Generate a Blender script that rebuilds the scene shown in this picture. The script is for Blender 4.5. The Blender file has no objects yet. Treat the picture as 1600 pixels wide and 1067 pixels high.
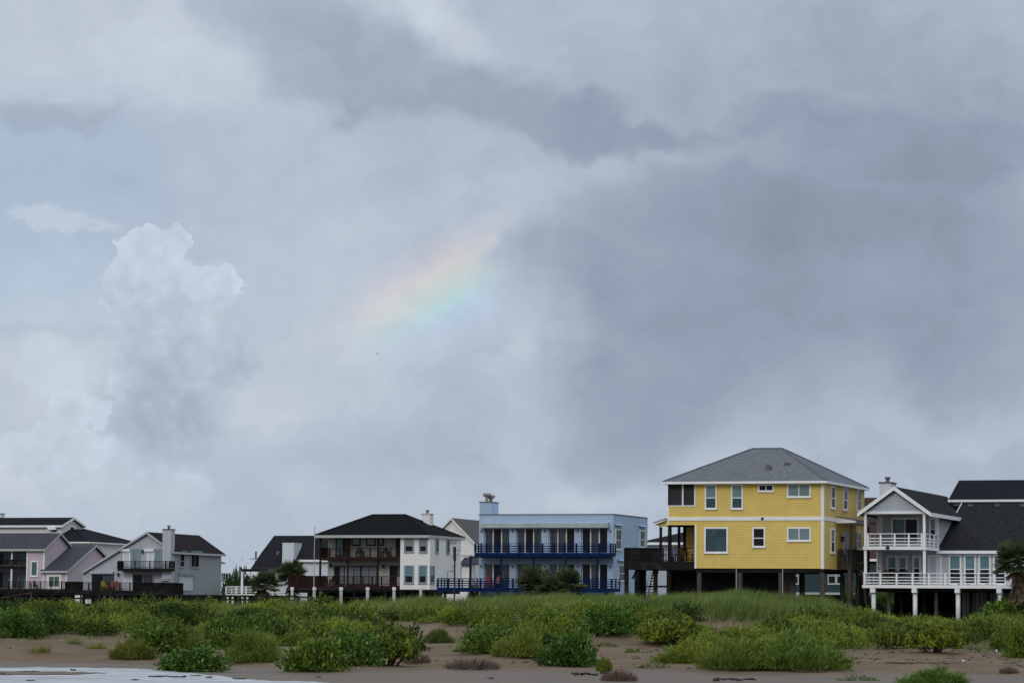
import bpy, math, random
import numpy as np
from mathutils import Matrix, Vector

random.seed(7)
RNG = np.random.default_rng(11)
scene = bpy.context.scene
COL = scene.collection

# ------------------------------------------------------------------ camera
EYE = Vector((0.0, 0.0, 1.7))
FPX = 4800.0                       # focal length in photo pixels (1600 wide)
PITCH = math.atan(431.5 / FPX)
ROLL = math.radians(0.5)
_f = Vector((0, math.cos(PITCH), math.sin(PITCH)))
_r0 = Vector((1, 0, 0)); _u0 = Vector((0, -math.sin(PITCH), math.cos(PITCH)))
_r = _r0 * math.cos(ROLL) + _u0 * math.sin(ROLL)
_u = _u0 * math.cos(ROLL) - _r0 * math.sin(ROLL)
cam_data = bpy.data.cameras.new('camera')
cam_data.sensor_width = 36.0
cam_data.lens = FPX / 1600.0 * 36.0
cam_data.clip_start = 0.5
cam_data.clip_end = 20000
cam = bpy.data.objects.new('camera', cam_data)
COL.objects.link(cam)
cam.matrix_world = Matrix(((_r.x, _u.x, -_f.x, EYE.x), (_r.y, _u.y, -_f.y, EYE.y),
                           (_r.z, _u.z, -_f.z, EYE.z), (0, 0, 0, 1)))
scene.camera = cam

def ray(px, py):
    return _f * FPX + _r * (px - 800.0) - _u * (py - 533.5)
def at(px, py, Y):
    d = ray(px, py)
    return EYE + d * (Y / d.y)
def sky_angle(px, py):
    d = ray(px, py).normalized()
    return math.degrees(math.atan2(d.x, d.y)), math.degrees(math.asin(d.z))

# ------------------------------------------------------------------ light, world, exposure
SUN_EL = math.radians(29.7)
SUN_AZ = math.radians(180.0 + 21.5)       # behind the camera, to its left
sun_dir = Vector((math.sin(SUN_AZ) * math.cos(SUN_EL), math.cos(SUN_AZ) * math.cos(SUN_EL), math.sin(SUN_EL)))
sd = bpy.data.lights.new('sun', 'SUN')
sd.energy = 0.8
sd.angle = math.radians(22)
sd.color = (1.0, 0.95, 0.88)
sun = bpy.data.objects.new('sun', sd)
COL.objects.link(sun)
sun.location = (-30, -60, 60)
sun.rotation_euler = (-sun_dir).to_track_quat('-Z', 'Y').to_euler()

vs = scene.view_settings
vs.view_transform = 'Standard'; vs.look = 'None'; vs.gamma = 1.0; vs.exposure = 0.10
vs.use_curve_mapping = False

# -------- tiny node language: sockets with arithmetic
class E:
    def __init__(self, nt, s): self.nt = nt; self.s = s
    def _m(self, op, *a, clamp=False):
        n = self.nt.nodes.new('ShaderNodeMath'); n.operation = op; n.use_clamp = clamp
        for i, v in enumerate(a):
            if isinstance(v, E): self.nt.links.new(v.s, n.inputs[i])
            else: n.inputs[i].default_value = float(v)
        return E(self.nt, n.outputs[0])
    def __add__(self, o): return self._m('ADD', self, o)
    __radd__ = __add__
    def __sub__(self, o): return self._m('SUBTRACT', self, o)
    def __rsub__(self, o): return self._m('SUBTRACT', o, self)
    def __mul__(self, o): return self._m('MULTIPLY', self, o)
    __rmul__ = __mul__
    def __truediv__(self, o): return self._m('DIVIDE', self, o)
    def mad(self, a, b): return self._m('MULTIPLY_ADD', self, a, b)
    def clamp01(self): return self._m('ADD', self, 0.0, clamp=True)
    def max(self, o): return self._m('MAXIMUM', self, o)
    def min(self, o): return self._m('MINIMUM', self, o)
    def smax(self, o, k): return self._m('SMOOTH_MAX', self, o, k)
    def step(self, a, b):                    # smoothstep from a to b
        n = self.nt.nodes.new('ShaderNodeMapRange'); n.interpolation_type = 'SMOOTHSTEP'
        self.nt.links.new(self.s, n.inputs['Value'])
        n.inputs['From Min'].default_value = a; n.inputs['From Max'].default_value = b
        return E(self.nt, n.outputs['Result'])
def vmath(nt, op, *a):
    n = nt.nodes.new('ShaderNodeVectorMath'); n.operation = op
    for i, v in enumerate(a):
        if isinstance(v, E): nt.links.new(v.s, n.inputs[i])
        elif isinstance(v, (int, float)): n.inputs['Scale' if op == 'SCALE' else i].default_value = v
        else: n.inputs[i].default_value = v
    return E(nt, n.outputs['Value' if op in ('DOT_PRODUCT', 'LENGTH', 'DISTANCE') else 'Vector'])
def combine(nt, x, y, z=0.0):
    n = nt.nodes.new('ShaderNodeCombineXYZ')
    for i, v in enumerate((x, y, z)):
        if isinstance(v, E): nt.links.new(v.s, n.inputs[i])
        else: n.inputs[i].default_value = v
    return E(nt, n.outputs[0])
def noise(nt, vec, scale, detail=5, rough=0.55, color=False, dist=0.0):
    n = nt.nodes.new('ShaderNodeTexNoise')
    nt.links.new(vec.s, n.inputs['Vector'])
    n.inputs['Scale'].default_value = scale; n.inputs['Detail'].default_value = detail
    n.inputs['Roughness'].default_value = rough; n.inputs['Distortion'].default_value = dist
    return E(nt, n.outputs['Color' if color else 'Fac'])
def mixc(nt, fac, a, b, blend='MIX'):
    n = nt.nodes.new('ShaderNodeMix'); n.data_type = 'RGBA'; n.blend_type = blend
    for k, v in ((0, fac), (6, a), (7, b)):
        if isinstance(v, E): nt.links.new(v.s, n.inputs[k])
        elif k == 0: n.inputs[k].default_value = v
        else: n.inputs[k].default_value = (v[0], v[1], v[2], 1)
    return E(nt, n.outputs[2])
def srgb(r, g, b):
    f = lambda c: (c / 255 / 12.92) if c <= 10 else ((c / 255 + 0.055) / 1.055) ** 2.4
    return (f(r), f(g), f(b))

# sky layout in photo pixels, turned into compass angles below: (x, y, half width, half height, tone, tilt)
CLOUDS = [
    (190, 60, 330, 130, 0.05), (330, 110, 150, 90, 0.02), (670, 18, 75, 34, 0.06, -22), (760, 60, 120, 50, 0.015), (560, 310, 330, 150, -0.008),
    (1020, 90, 260, 90, -0.01), (1420, 100, 330, 130, -0.045), (1330, 235, 330, 80, -0.06), (840, 270, 75, 55, 0.012), (840, 500, 60, 80, 0.03), (870, 660, 50, 70, 0.015),
    (1500, 330, 260, 150, -0.03), (1480, 600, 280, 220, -0.012), (1190, 600, 80, 70, 0.03, 30), (1120, 690, 60, 40, 0.03, 30),
    (600, 470, 260, 150, 0.03), (480, 600, 130, 90, 0.02), (470, 650, 60, 35, 0.025), (60, 560, 150, 80, 0.055), (110, 770, 260, 60, 0.02), (830, 790, 220, 30, 0.02), (1050, 740, 120, 40, 0.02),
    (80, 192, 90, 20, -0.03), (490, 690, 80, 50, -0.02), (700, 690, 140, 80, -0.02), (40, 500, 120, 8, -0.03),
    (100, 560, 420, 330, 0.02), (1300, 400, 420, 420, -0.02), (1030, 500, 220, 150, -0.035), (60, 300, 200, 140, -0.03),
]
CLEAR = [(60, 270, 210, 90, 0.5), (40, 420, 190, 60, 0.7), (380, 400, 130, 60, 0.2), (10, 715, 30, 30, 0.4)]
# heaped clouds as unions of rounded lobes: (x, y, half width, half height)
TOWER = [(235, 392, 62, 46), (278, 372, 28, 24), (203, 440, 50, 50), (335, 448, 52, 42), (260, 470, 100, 70), (186, 470, 34, 36),
         (268, 550, 105, 85), (350, 560, 66, 52), (262, 650, 92, 90), (262, 735, 100, 80)]
HEAP = [(110, 640, 42, 42), (152, 648, 24, 36), (185, 590, 22, 50), (90, 700, 80, 55), (40, 720, 60, 60), (150, 730, 120, 60), (230, 778, 130, 60), (20, 780, 150, 70)]
BAND = [(420, 20, 120, 70), (500, 70, 110, 75), (590, 105, 105, 62), (680, 132, 110, 48), (770, 158, 110, 38), (870, 188, 110, 34), (955, 215, 90, 24), (470, 130, 60, 45), (540, 150, 40, 35)]
MASS = [(890, 412, 90, 66), (970, 435, 165, 95), (1080, 470, 200, 115), (1160, 560, 180, 115), (1040, 620, 190, 115), (950, 590, 100, 95), (970, 700, 120, 70), (1260, 470, 200, 100), (1150, 350, 280, 90), (1380, 390, 260, 130), (1480, 500, 220, 130)]
SHELF = [(1210, 178, 120, 58), (1330, 205, 190, 62), (1480, 235, 220, 66), (1090, 215, 110, 40), (1600, 250, 200, 70)]
WISP = [(55, 332, 42, 15), (105, 345, 62, 17), (150, 352, 40, 12)]
SMUDGE = [(50, 182, 95, 24), (115, 196, 70, 17)]
RAIN = [(710, 430, 70, 56, 1.1), (630, 488, 66, 52, 0.65)]
TONE = 0.712
NISH = 0.092
ZENITH = 1.5
BOW_IN, BOW_OUT = 40.7, 43.0

# ------------------------------------------------------------------ the sky: clouds over a Nishita sky
WS = 0.1                                      # background strength
world = bpy.data.worlds.new('World'); scene.world = world; world.use_nodes = True
wt = world.node_tree; wt.nodes.clear()
wout = wt.nodes.new('ShaderNodeOutputWorld'); wbg = wt.nodes.new('ShaderNodeBackground')
wt.links.new(wbg.outputs[0], wout.inputs[0]); wbg.inputs['Strength'].default_value = WS
wsky = wt.nodes.new('ShaderNodeTexSky'); wsky.sky_type = 'NISHITA'; wsky.sun_disc = False
wsky.sun_elevation = SUN_EL; wsky.sun_rotation = SUN_AZ
wsky.air_density = 1.0; wsky.dust_density = 0.6; wsky.ozone_density = 2.5
wtc = wt.nodes.new('ShaderNodeTexCoord')
DIR = E(wt, wtc.outputs['Generated'])
wsep = wt.nodes.new('ShaderNodeSeparateXYZ'); wt.links.new(DIR.s, wsep.inputs[0])
dX, dY, dZ = (E(wt, wsep.outputs[i]) for i in range(3))
AZ = dX._m('ARCTAN2', dX, dY) * 57.29578      # degrees round the horizon
EL = dZ._m('ARCSINE', dZ) * 57.29578          # degrees above it
P0 = combine(wt, AZ, EL, 0.0)
# wind-torn edges: push the lookup about with soft noise
nw = noise(wt, P0, 0.55, 3, 0.5, color=True)
WARP = vmath(wt, 'MULTIPLY_ADD', vmath(wt, 'SUBTRACT', nw, (0.5, 0.5, 0.5)), (1.9, 1.5, 0), P0)
nw2 = noise(wt, P0, 2.0, 4, 0.55, color=True)
WARP2 = vmath(wt, 'MULTIPLY_ADD', vmath(wt, 'SUBTRACT', nw2, (0.5, 0.5, 0.5)), (0.55, 0.45, 0), WARP)
PXD = 83.8                                    # photo pixels in one degree
def blob(acc, vec, px, py, sx, sy, amp, rot=None):
    """adds a soft cloud mass: centre, half sizes, strength (brightness in stops of tone)"""
    a, e = sky_angle(px, py)
    if rot is not None:
        t = math.radians(rot)
        vec, a, e = ROT[rot], a * math.cos(t) + e * math.sin(t), -a * math.sin(t) + e * math.cos(t)
    v = vmath(wt, 'SUBTRACT', vec, (a, e, 0))
    v = vmath(wt, 'MULTIPLY', v, (PXD / sx, PXD / sy, 0))
    g = dX._m('POWER', 0.45, vmath(wt, 'DOT_PRODUCT', v, v))
    return g.mad(amp, acc)
ROT = {}
for rdeg in (-22, -36, 30):                     # tilted frames (degrees, anticlockwise in the picture)
    t = math.radians(rdeg)
    x = vmath(wt, 'DOT_PRODUCT', WARP2, (math.cos(t), math.sin(t), 0))
    y = vmath(wt, 'DOT_PRODUCT', WARP2, (-math.sin(t), math.cos(t), 0))
    ROT[rdeg] = combine(wt, x, y)
fb1 = noise(wt, WARP, 0.5, 4, 0.5)
fb2 = noise(wt, vmath(wt, 'MULTIPLY', WARP2, (1.0, 1.4, 1)), 1.1, 5, 0.55)
BASE_TONE = wt.nodes.new('ShaderNodeValue'); BASE_TONE.outputs[0].default_value = TONE
ZERO = wt.nodes.new('ShaderNodeValue'); ZERO.outputs[0].default_value = 0.0
tone = (fb1 - 0.5).mad(0.10, (fb2 - 0.5).mad(0.07, E(wt, BASE_TONE.outputs[0])))
# (x, y, half width, half height, tone change, tilt)
for b in CLOUDS:
    tone = blob(tone, WARP2, *b)
# generic overcast goes on all round
def union(rows, vec, ragged, k=0.2):
    acc = None
    for (px, py, rx, ry) in rows:
        a, e = sky_angle(px, py)
        v = vmath(wt, 'MULTIPLY', vmath(wt, 'SUBTRACT', vec, (a, e, 0)), (PXD / rx, PXD / ry, 0))
        g = 1.0 - vmath(wt, 'LENGTH', v)
        acc = g if acc is None else acc.smax(g, k)
    return acc + (fb2 - 0.5) * ragged
band = union(BAND, WARP2, 0.55, 0.3); mass = union(MASS, WARP2, 0.6, 0.3); shelf = union(SHELF, WARP2, 0.5, 0.3)
mass_m = mass.step(-0.48, 0.75)
tone = band.step(-0.34, 0.45).mad(-0.078, tone)
tone = mass_m.mad(-0.074, tone)
tone = mass.step(-0.70, -0.25).mad(0.018, mass.step(-0.25, 0.15).mad(-0.018, tone))      # lit rim
tone = shelf.step(-0.25, 0.30).mad(0.016, shelf.step(0.05, 0.75).mad(-0.048, tone))
blue = E(wt, ZERO.outputs[0]) + 0.0
for b in CLEAR:
    blue = blob(blue, WARP, *b)
blue = blue.clamp01()

# cumulus tower: a heap of rounded lobes with cauliflower edges
nc = noise(wt, P0, 2.4, 6, 0.62, color=True)
PC = vmath(wt, 'MULTIPLY_ADD', vmath(wt, 'SUBTRACT', nc, (0.5, 0.5, 0.5)), (0.55, 0.5, 0), P0)
nc2 = noise(wt, P0, 8.0, 4, 0.6, color=True)
PC = vmath(wt, 'MULTIPLY_ADD', vmath(wt, 'SUBTRACT', nc2, (0.5, 0.5, 0.5)), (0.20, 0.18, 0), PC)
vor = wt.nodes.new('ShaderNodeTexVoronoi'); vor.feature = 'SMOOTH_F1'
wt.links.new(PC.s, vor.inputs['Vector']); vor.inputs['Scale'].default_value = 3.4
if 'Smoothness' in vor.inputs: vor.inputs['Smoothness'].default_value = 0.4
puff = E(wt, vor.outputs['Distance'])
def lobes(rows):
    acc = None
    for (px, py, rx, ry) in rows:
        a, e = sky_angle(px, py)
        v = vmath(wt, 'MULTIPLY', vmath(wt, 'SUBTRACT', PC, (a, e, 0)), (PXD / rx, PXD / ry, 0))
        g = 1.0 - vmath(wt, 'LENGTH', v)
        acc = g if acc is None else acc.smax(g, 0.15)
    return acc - puff * 0.22
tower = lobes(TOWER)
heap = lobes(HEAP)
heap_m = heap.step(-0.04, 0.22) * EL.step(sky_angle(150, 815)[1], sky_angle(150, 700)[1])
# sunlit tops, grey bellies: brightness inside the tower follows its own height
a_lo, e_lo = sky_angle(270, 625); a_hi, e_hi = sky_angle(270, 440)
rise = ((EL + (fb2 - 0.5) * 1.5 - e_lo) / (e_hi - e_lo)).clamp01()
tower_t = 0.712 + rise * 0.092 + (1.0 - tower.step(0.05, 0.60)) * rise * 0.022 + puff * -0.07 + (fb2 - 0.5) * 0.08
heap_t = 0.812 + (1.0 - heap.step(0.0, 0.6)) * 0.03 + puff * -0.06 + (fb2 - 0.5) * 0.10
fade = EL.step(sky_angle(270, 790)[1], sky_angle(270, 660)[1])
tower_m = tower.step(-0.02, 0.07) * rise + tower.step(-0.35, 0.45) * (1.0 - rise)
tower_f = tower_m * fade

tone = tone._m('MINIMUM', tone, 0.82).max(0.50)
# display tone to light
def to_light(t): return t._m('POWER', t, 2.2)
def vscale(c, s):
    n = wt.nodes.new('ShaderNodeVectorMath'); n.operation = 'SCALE'
    if isinstance(c, E): wt.links.new(c.s, n.inputs[0])
    else: n.inputs[0].default_value = c
    wt.links.new(s.s, n.inputs['Scale'])
    return E(wt, n.outputs[0])
cloud_hue = mixc(wt, ((tone - 0.60) / 0.16).clamp01(), (0.82, 1.00, 1.28), (0.892, 1.00, 1.15))
cloud = vscale(cloud_hue, to_light(tone))
nish = vmath(wt, 'MULTIPLY', E(wt, wsky.outputs[0]), (NISH * 1.04, NISH * 0.95, NISH * 1.02))
col = mixc(wt, blue * 0.62, cloud, nish)
wisp = union(WISP, PC, 0.5).step(-0.15, 0.45)
col = mixc(wt, union(SMUDGE, WARP2, 0.5).step(-0.35, 0.55) * 0.75, col, vscale((0.835, 1.00, 1.25), to_light(0.655 + (fb2 - 0.5) * 0.08)))
col = mixc(wt, wisp * 0.8, col, vscale((0.875, 1.00, 1.16), to_light(0.765 + (fb2 - 0.5) * 0.08)))
col = mixc(wt, heap_m * 0.82, col, vscale((0.885, 1.00, 1.15), to_light(heap_t)))
col = mixc(wt, tower_f * 0.9, col, vscale(mixc(wt, rise, (0.855, 1.00, 1.21), (0.875, 1.00, 1.155)), to_light(tower_t)))

# rainbow: a 42 degree bow round the point opposite the sun, seen where rain still falls
anti = -sun_dir
cosb = vmath(wt, 'DOT_PRODUCT', DIR, (anti.x, anti.y, anti.z))
ang = cosb._m('ARCCOSINE', cosb) * 57.29578
bow0 = BOW_IN
t = (ang - bow0) / (BOW_OUT - bow0)
cr = wt.nodes.new('ShaderNodeValToRGB'); wt.links.new(t.s, cr.inputs[0])
ramp = cr.color_ramp
stops = [(0.0, (0, 0, 0)), (0.14, (0.0, 0.01, 0.05)), (0.30, (-0.0, 0.045, 0.10)), (0.42, (-0.0, 0.11, 0.07)),
         (0.55, (0.075, 0.09, 0.0)), (0.70, (0.15, 0.075, 0.0)), (0.84, (0.11, 0.03, 0.005)), (1.0, (0, 0, 0))]
while len(ramp.elements) < len(stops): ramp.elements.new(0.5)
for el_, (p, c) in zip(ramp.elements, stops):
    el_.position = p; el_.color = (max(c[0], 0), max(c[1], 0), max(c[2], 0), 1)
rain = E(wt, ZERO.outputs[0]) + 0.0
for b in RAIN:
    rain = blob(rain, WARP2, *b)
bow = vscale(E(wt, cr.outputs[0]), rain.clamp01() * (1.0 - mass.step(-0.25, 0.05)))
lit = vmath(wt, 'ADD', col, bow)
# sky above the view brightened to lift the light, loosely as in CIE overcast
lit = vscale(lit, EL.step(11.0, 70.0) * ZENITH + 1.0)
# below the horizon: dull sea-haze tone
lit = vmath(wt, 'SCALE', lit, 1.0 / WS)
col_out = mixc(wt, EL.step(-6.0, -0.6), tuple(c / WS for c in (0.22, 0.25, 0.28)), lit)
wt.links.new(col_out.s, wbg.inputs['Color'])
try: world.cycles.sampling_method = 'MANUAL'; world.cycles.sample_map_resolution = 1024
except Exception: pass

# ------------------------------------------------------------------ materials
MATS = {}
def new_mat(name):
    m = bpy.data.materials.new(name); m.use_nodes = True
    nt = m.node_tree; b = nt.nodes['Principled BSDF']
    tc = nt.nodes.new('ShaderNodeTexCoord')
    MATS[name] = m
    return m, nt, b, E(nt, tc.outputs['Object'])
def setc(nt, b, c): nt.links.new(c.s, b.inputs['Base Color'])
def bump(nt, b, h, strength, dist=0.02):
    n = nt.nodes.new('ShaderNodeBump'); n.inputs['Strength'].default_value = strength; n.inputs['Distance'].default_value = dist
    nt.links.new(h.s, n.inputs['Height']); nt.links.new(n.outputs[0], b.inputs['Normal'])
def k(c, f): return tuple(min(1.0, x * f) for x in c)

def paint(name, col, rough=0.6, var=0.10, streak=0.12, dirt=(0.30, 0.28, 0.24), scale=1.3):
    """painted boards or stucco: uneven tone, rain streaks, grime"""
    m, nt, b, P = new_mat(name)
    n1 = noise(nt, P, scale, 5, 0.6)
    c = mixc(nt, n1.step(0.3, 0.7), k(col, 1 - var), k(col, 1 + var))
    n2 = noise(nt, vmath(nt, 'MULTIPLY', P, (5.0, 5.0, 0.35)), 1.0, 4, 0.6)
    c = mixc(nt, n2.step(0.52, 0.80) * streak, c, tuple(x * y * 1.6 for x, y in zip(col, dirt)))
    n3 = noise(nt, P, 26.0, 2, 0.5)
    c = mixc(nt, n3.step(0.35, 0.75) * 0.10, c, k(col, 0.6))
    setc(nt, b, c); b.inputs['Roughness'].default_value = rough; b.inputs['Specular IOR Level'].default_value = 0.3
    bump(nt, b, n3, 0.15, 0.01)
    return m
def shingle(name, col, var=0.22):
    """asphalt shingles: courses along the slope, mottled tabs"""
    m, nt, b, P = new_mat(name)
    sp = nt.nodes.new('ShaderNodeSeparateXYZ'); nt.links.new(P.s, sp.inputs[0])
    z = E(nt, sp.outputs[2])
    tabs = noise(nt, vmath(nt, 'MULTIPLY', P, (3.2, 3.2, 10.0)), 1.0, 3, 0.7)
    big = noise(nt, P, 0.5, 4, 0.55)
    c = mixc(nt, tabs.step(0.32, 0.68), k(col, 1 - var), k(col, 1 + var))
    c = mixc(nt, big.step(0.35, 0.75) * 0.35, c, k(col, 0.72))
    fine = noise(nt, P, 60.0, 2, 0.6)
    c = mixc(nt, fine.step(0.4, 0.7) * 0.25, c, k(col, 1.45))
    course = z._m('FRACT', z * 10.5)
    setc(nt, b, c); b.inputs['Roughness'].default_value = 0.95; b.inputs['Specular IOR Level'].default_value = 0.08
    bump(nt, b, course + tabs * 0.6, 0.5, 0.02)
    return m
def wood(name, col, rough=0.75, var=0.35):
    m, nt, b, P = new_mat(name)
    g = noise(nt, vmath(nt, 'MULTIPLY', P, (14, 14, 1.6)), 1.0, 4, 0.6)
    big = noise(nt, P, 1.1, 4, 0.6)
    c = mixc(nt, g.step(0.3, 0.7), k(col, 1 - var), k(col, 1 + var))
    c = mixc(nt, big.step(0.45, 0.75) * 0.4, c, tuple(0.5 * x + 0.05 for x in col))
    setc(nt, b, c); b.inputs['Roughness'].default_value = rough; b.inputs['Specular IOR Level'].default_value = 0.12
    bump(nt, b, g, 0.3, 0.01)
    return m
def glass(name, col, rough=0.06, var=0.2, folds=False):
    m, nt, b, P = new_mat(name)
    v = noise(nt, vmath(nt, 'MULTIPLY', P, (9, 9, 0.4) if folds else (1.5, 1.5, 1.5)), 1.0, 3, 0.6)
    setc(nt, b, mixc(nt, v.step(0.3, 0.7), k(col, 1 - var), k(col, 1 + var)))
    b.inputs['Roughness'].default_value = rough; b.inputs['Specular IOR Level'].default_value = 0.35
    wav = noise(nt, P, 1.4, 2, 0.5)
    bump(nt, b, wav, 0.06, 0.05)
    return m
def plain(name, col, rough=0.5, metal=0.0, var=0.12):
    m, nt, b, P = new_mat(name)
    v = noise(nt, P, 6.0, 4, 0.6)
    setc(nt, b, mixc(nt, v.step(0.3, 0.7), k(col, 1 - var), k(col, 1 + var)))
    b.inputs['Roughness'].default_value = rough; b.inputs['Metallic'].default_value = metal
    return m

YEL = paint('yellow_siding', (0.71, 0.505, 0.132), var=0.05, streak=0.12)
WHT = paint('white_trim', (0.83, 0.81, 0.79), var=0.05, streak=0.10)
WSID = paint('pale_grey_siding', (0.405, 0.44, 0.48), var=0.05)
GSID = paint('grey_siding', (0.46, 0.465, 0.48), var=0.06)
CRM = paint('cream_siding', (0.77, 0.735, 0.69), var=0.05)
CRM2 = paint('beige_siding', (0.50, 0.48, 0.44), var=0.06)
BLU = paint('light_blue_stucco', (0.36, 0.455, 0.59), var=0.05, streak=0.2)
LEDGE = paint('weathered_ledge_paint', (0.36, 0.42, 0.43), var=0.12, streak=0.4)
NAVY = paint('navy_paint', (0.0022, 0.014, 0.066), var=0.2, streak=0.1, rough=0.6)
PNK = paint('pink_siding', (0.57, 0.45, 0.475), var=0.05)
LAV = paint('lavender_siding', (0.43, 0.43, 0.463), var=0.05)
LAVS = paint('slate_grey', (0.30, 0.312, 0.312), var=0.05)
TEALT = paint('teal_trim', (0.20, 0.30, 0.33), var=0.1)
TEAL = paint('shaded_teal_siding', (0.0095, 0.036, 0.041), var=0.1)  # teal darkened: shade below the yellow house is put into the colour
NAVY.node_tree.nodes['Principled BSDF'].inputs['Specular IOR Level'].default_value = 0.08
SAGE = paint('sage_casing', (0.23, 0.28, 0.28), var=0.08)
SHUT = paint('white_roll_shutter', (0.60, 0.62, 0.65), var=0.04, streak=0.08)
EAVE = paint('eave_board', (0.42, 0.42, 0.40), var=0.08)
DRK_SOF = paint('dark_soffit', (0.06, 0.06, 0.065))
RGREY = shingle('grey_shingles', (0.132, 0.136, 0.143), 0.2)
RCHAR = shingle('charcoal_shingles', (0.0165, 0.0165, 0.0185), 0.5)
RBLK = shingle('black_shingles', (0.0055, 0.0067, 0.0070), 0.45)
RSLATE = shingle('slate_shingles', (0.054, 0.053, 0.060), 0.25)
RDRK = shingle('dark_shingles', (0.0105, 0.0112, 0.0135), 0.25)
RBRN = shingle('brown_shingles', (0.017, 0.0135, 0.0135), 0.25)
RTAN = shingle('taupe_shingles', (0.105, 0.095, 0.088), 0.15)
RRED = shingle('red_brown_shingles', (0.058, 0.034, 0.030), 0.2)
DWOOD = wood('dark_stained_wood', (0.0115, 0.0088, 0.0085))
RWOOD = wood('red_brown_wood', (0.026, 0.0105, 0.0085))
BWOOD = wood('weathered_brown_wood', (0.055, 0.042, 0.034))
PILE = wood('grey_piling', (0.075, 0.062, 0.050))
BLKW = wood('black_wood', (0.010, 0.009, 0.010))
GDARK = glass('dark_glass', (0.012, 0.0145, 0.018), 0.15)
GDARK.node_tree.nodes['Principled BSDF'].inputs['Specular IOR Level'].default_value = 0.12
GSHADE = glass('shade_behind_glass', (0.16, 0.225, 0.225), 0.12, 0.06)
GTEAL = glass('teal_shade_behind_glass', (0.105, 0.20, 0.225), 0.12, 0.08)
GBLUE = glass('blue_tinted_glass', (0.035, 0.065, 0.075), 0.06, 0.25)
GPALE = glass('pale_curtain_behind_glass', (0.20, 0.22, 0.24), 0.12, 0.25, True)
GCURT = glass('dark_curtain_behind_glass', (0.045, 0.050, 0.062), 0.10, 0.55, True)
GGREEN = glass('green_shade_behind_glass', (0.07, 0.125, 0.10), 0.12, 0.15)
BLACK = plain('black_metal', (0.012, 0.012, 0.013), 0.5)
GALV = plain('weathered_metal', (0.13, 0.115, 0.11), 0.6, 0.2)
VENT = plain('pale_weathered_metal', (0.26, 0.235, 0.215), 0.6)
POSTC = paint('weathered_concrete', (0.36, 0.345, 0.315), var=0.2, streak=0.5)
PIPE = plain('grey_pvc', (0.35, 0.36, 0.36), 0.5)
CONC = paint('white_concrete', (0.70, 0.69, 0.655), var=0.10, streak=0.3)
m, nt, b, P = new_mat('insect_screen')
tr = nt.nodes.new('ShaderNodeBsdfTransparent'); mx = nt.nodes.new('ShaderNodeMixShader')
b.inputs['Base Color'].default_value = (0.02, 0.02, 0.023, 1); b.inputs['Roughness'].default_value = 0.7
mx.inputs[0].default_value = 0.80
nt.links.new(tr.outputs[0], mx.inputs[1]); nt.links.new(b.outputs[0], mx.inputs[2])
nt.links.new(mx.outputs[0], nt.nodes['Material Output'].inputs[0])
SCREEN = m

# ------------------------------------------------------------------ mesh helpers
class MB:
    def __init__(self): self.v = []; self.f = []
    def hexa(self, pts):                      # 8 points: bottom ring 0-3, top ring 4-7
        n = len(self.v); self.v += [tuple(p) for p in pts]
        self.f += [tuple(n + i for i in q) for q in ((3, 2, 1, 0), (4, 5, 6, 7), (0, 1, 5, 4), (1, 2, 6, 5), (2, 3, 7, 6), (3, 0, 4, 7))]
        return self
    def box(self, x0, x1, y0, y1, z0, z1, m=None):
        pts = [(x0, y0, z0), (x1, y0, z0), (x1, y1, z0), (x0, y1, z0), (x0, y0, z1), (x1, y0, z1), (x1, y1, z1), (x0, y1, z1)]
        return self.hexa([m(*p) for p in pts] if m else pts)
    def prism(self, prof, d0, d1, m):          # closed profile of (a, z) pushed from d0 to d1; m(a, d, z)
        n = len(self.v); c = len(prof)
        self.v += [m(a, d0, z) for a, z in prof] + [m(a, d1, z) for a, z in prof]
        self.f += [tuple(n + i for i in range(c)), tuple(n + c + i for i in reversed(range(c)))]
        self.f += [(n + i, n + c + i, n + c + (i + 1) % c, n + (i + 1) % c) for i in range(c)]
        return self
    def tube(self, path, radii, seg=8):
        n0 = len(self.v); path = [Vector(p) for p in path]
        for i, p in enumerate(path):
            t = (path[min(i + 1, len(path) - 1)] - path[max(i - 1, 0)]).normalized()
            a = t.orthogonal().normalized(); bb = t.cross(a)
            r = radii[i] if hasattr(radii, '__len__') else radii
            for s in range(seg):
                w = 2 * math.pi * s / seg
                self.v.append(tuple(p + (a * math.cos(w) + bb * math.sin(w)) * r))
        for i in range(len(path) - 1):
            for s in range(seg):
                p, q = n0 + i * seg + s, n0 + i * seg + (s + 1) % seg
                self.f.append((p, q, q + seg, p + seg))
        self.f.append(tuple(n0 + s for s in reversed(range(seg))))
        self.f.append(tuple(n0 + (len(path) - 1) * seg + s for s in range(seg)))
        return self
    def poly(self, pts):
        n = len(self.v); self.v += [tuple(p) for p in pts]; self.f.append(tuple(range(n, n + len(pts)))); return self
    def build(self, name, mat, parent=None, smooth=False):
        me = bpy.data.meshes.new(name); me.from_pydata(self.v, [], self.f); me.update()
        if mat: me.materials.append(mat)
        if smooth: me.shade_smooth()
        o = bpy.data.objects.new(name, me); COL.objects.link(o)
        if parent is not None: o.parent = parent
        return o
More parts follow.
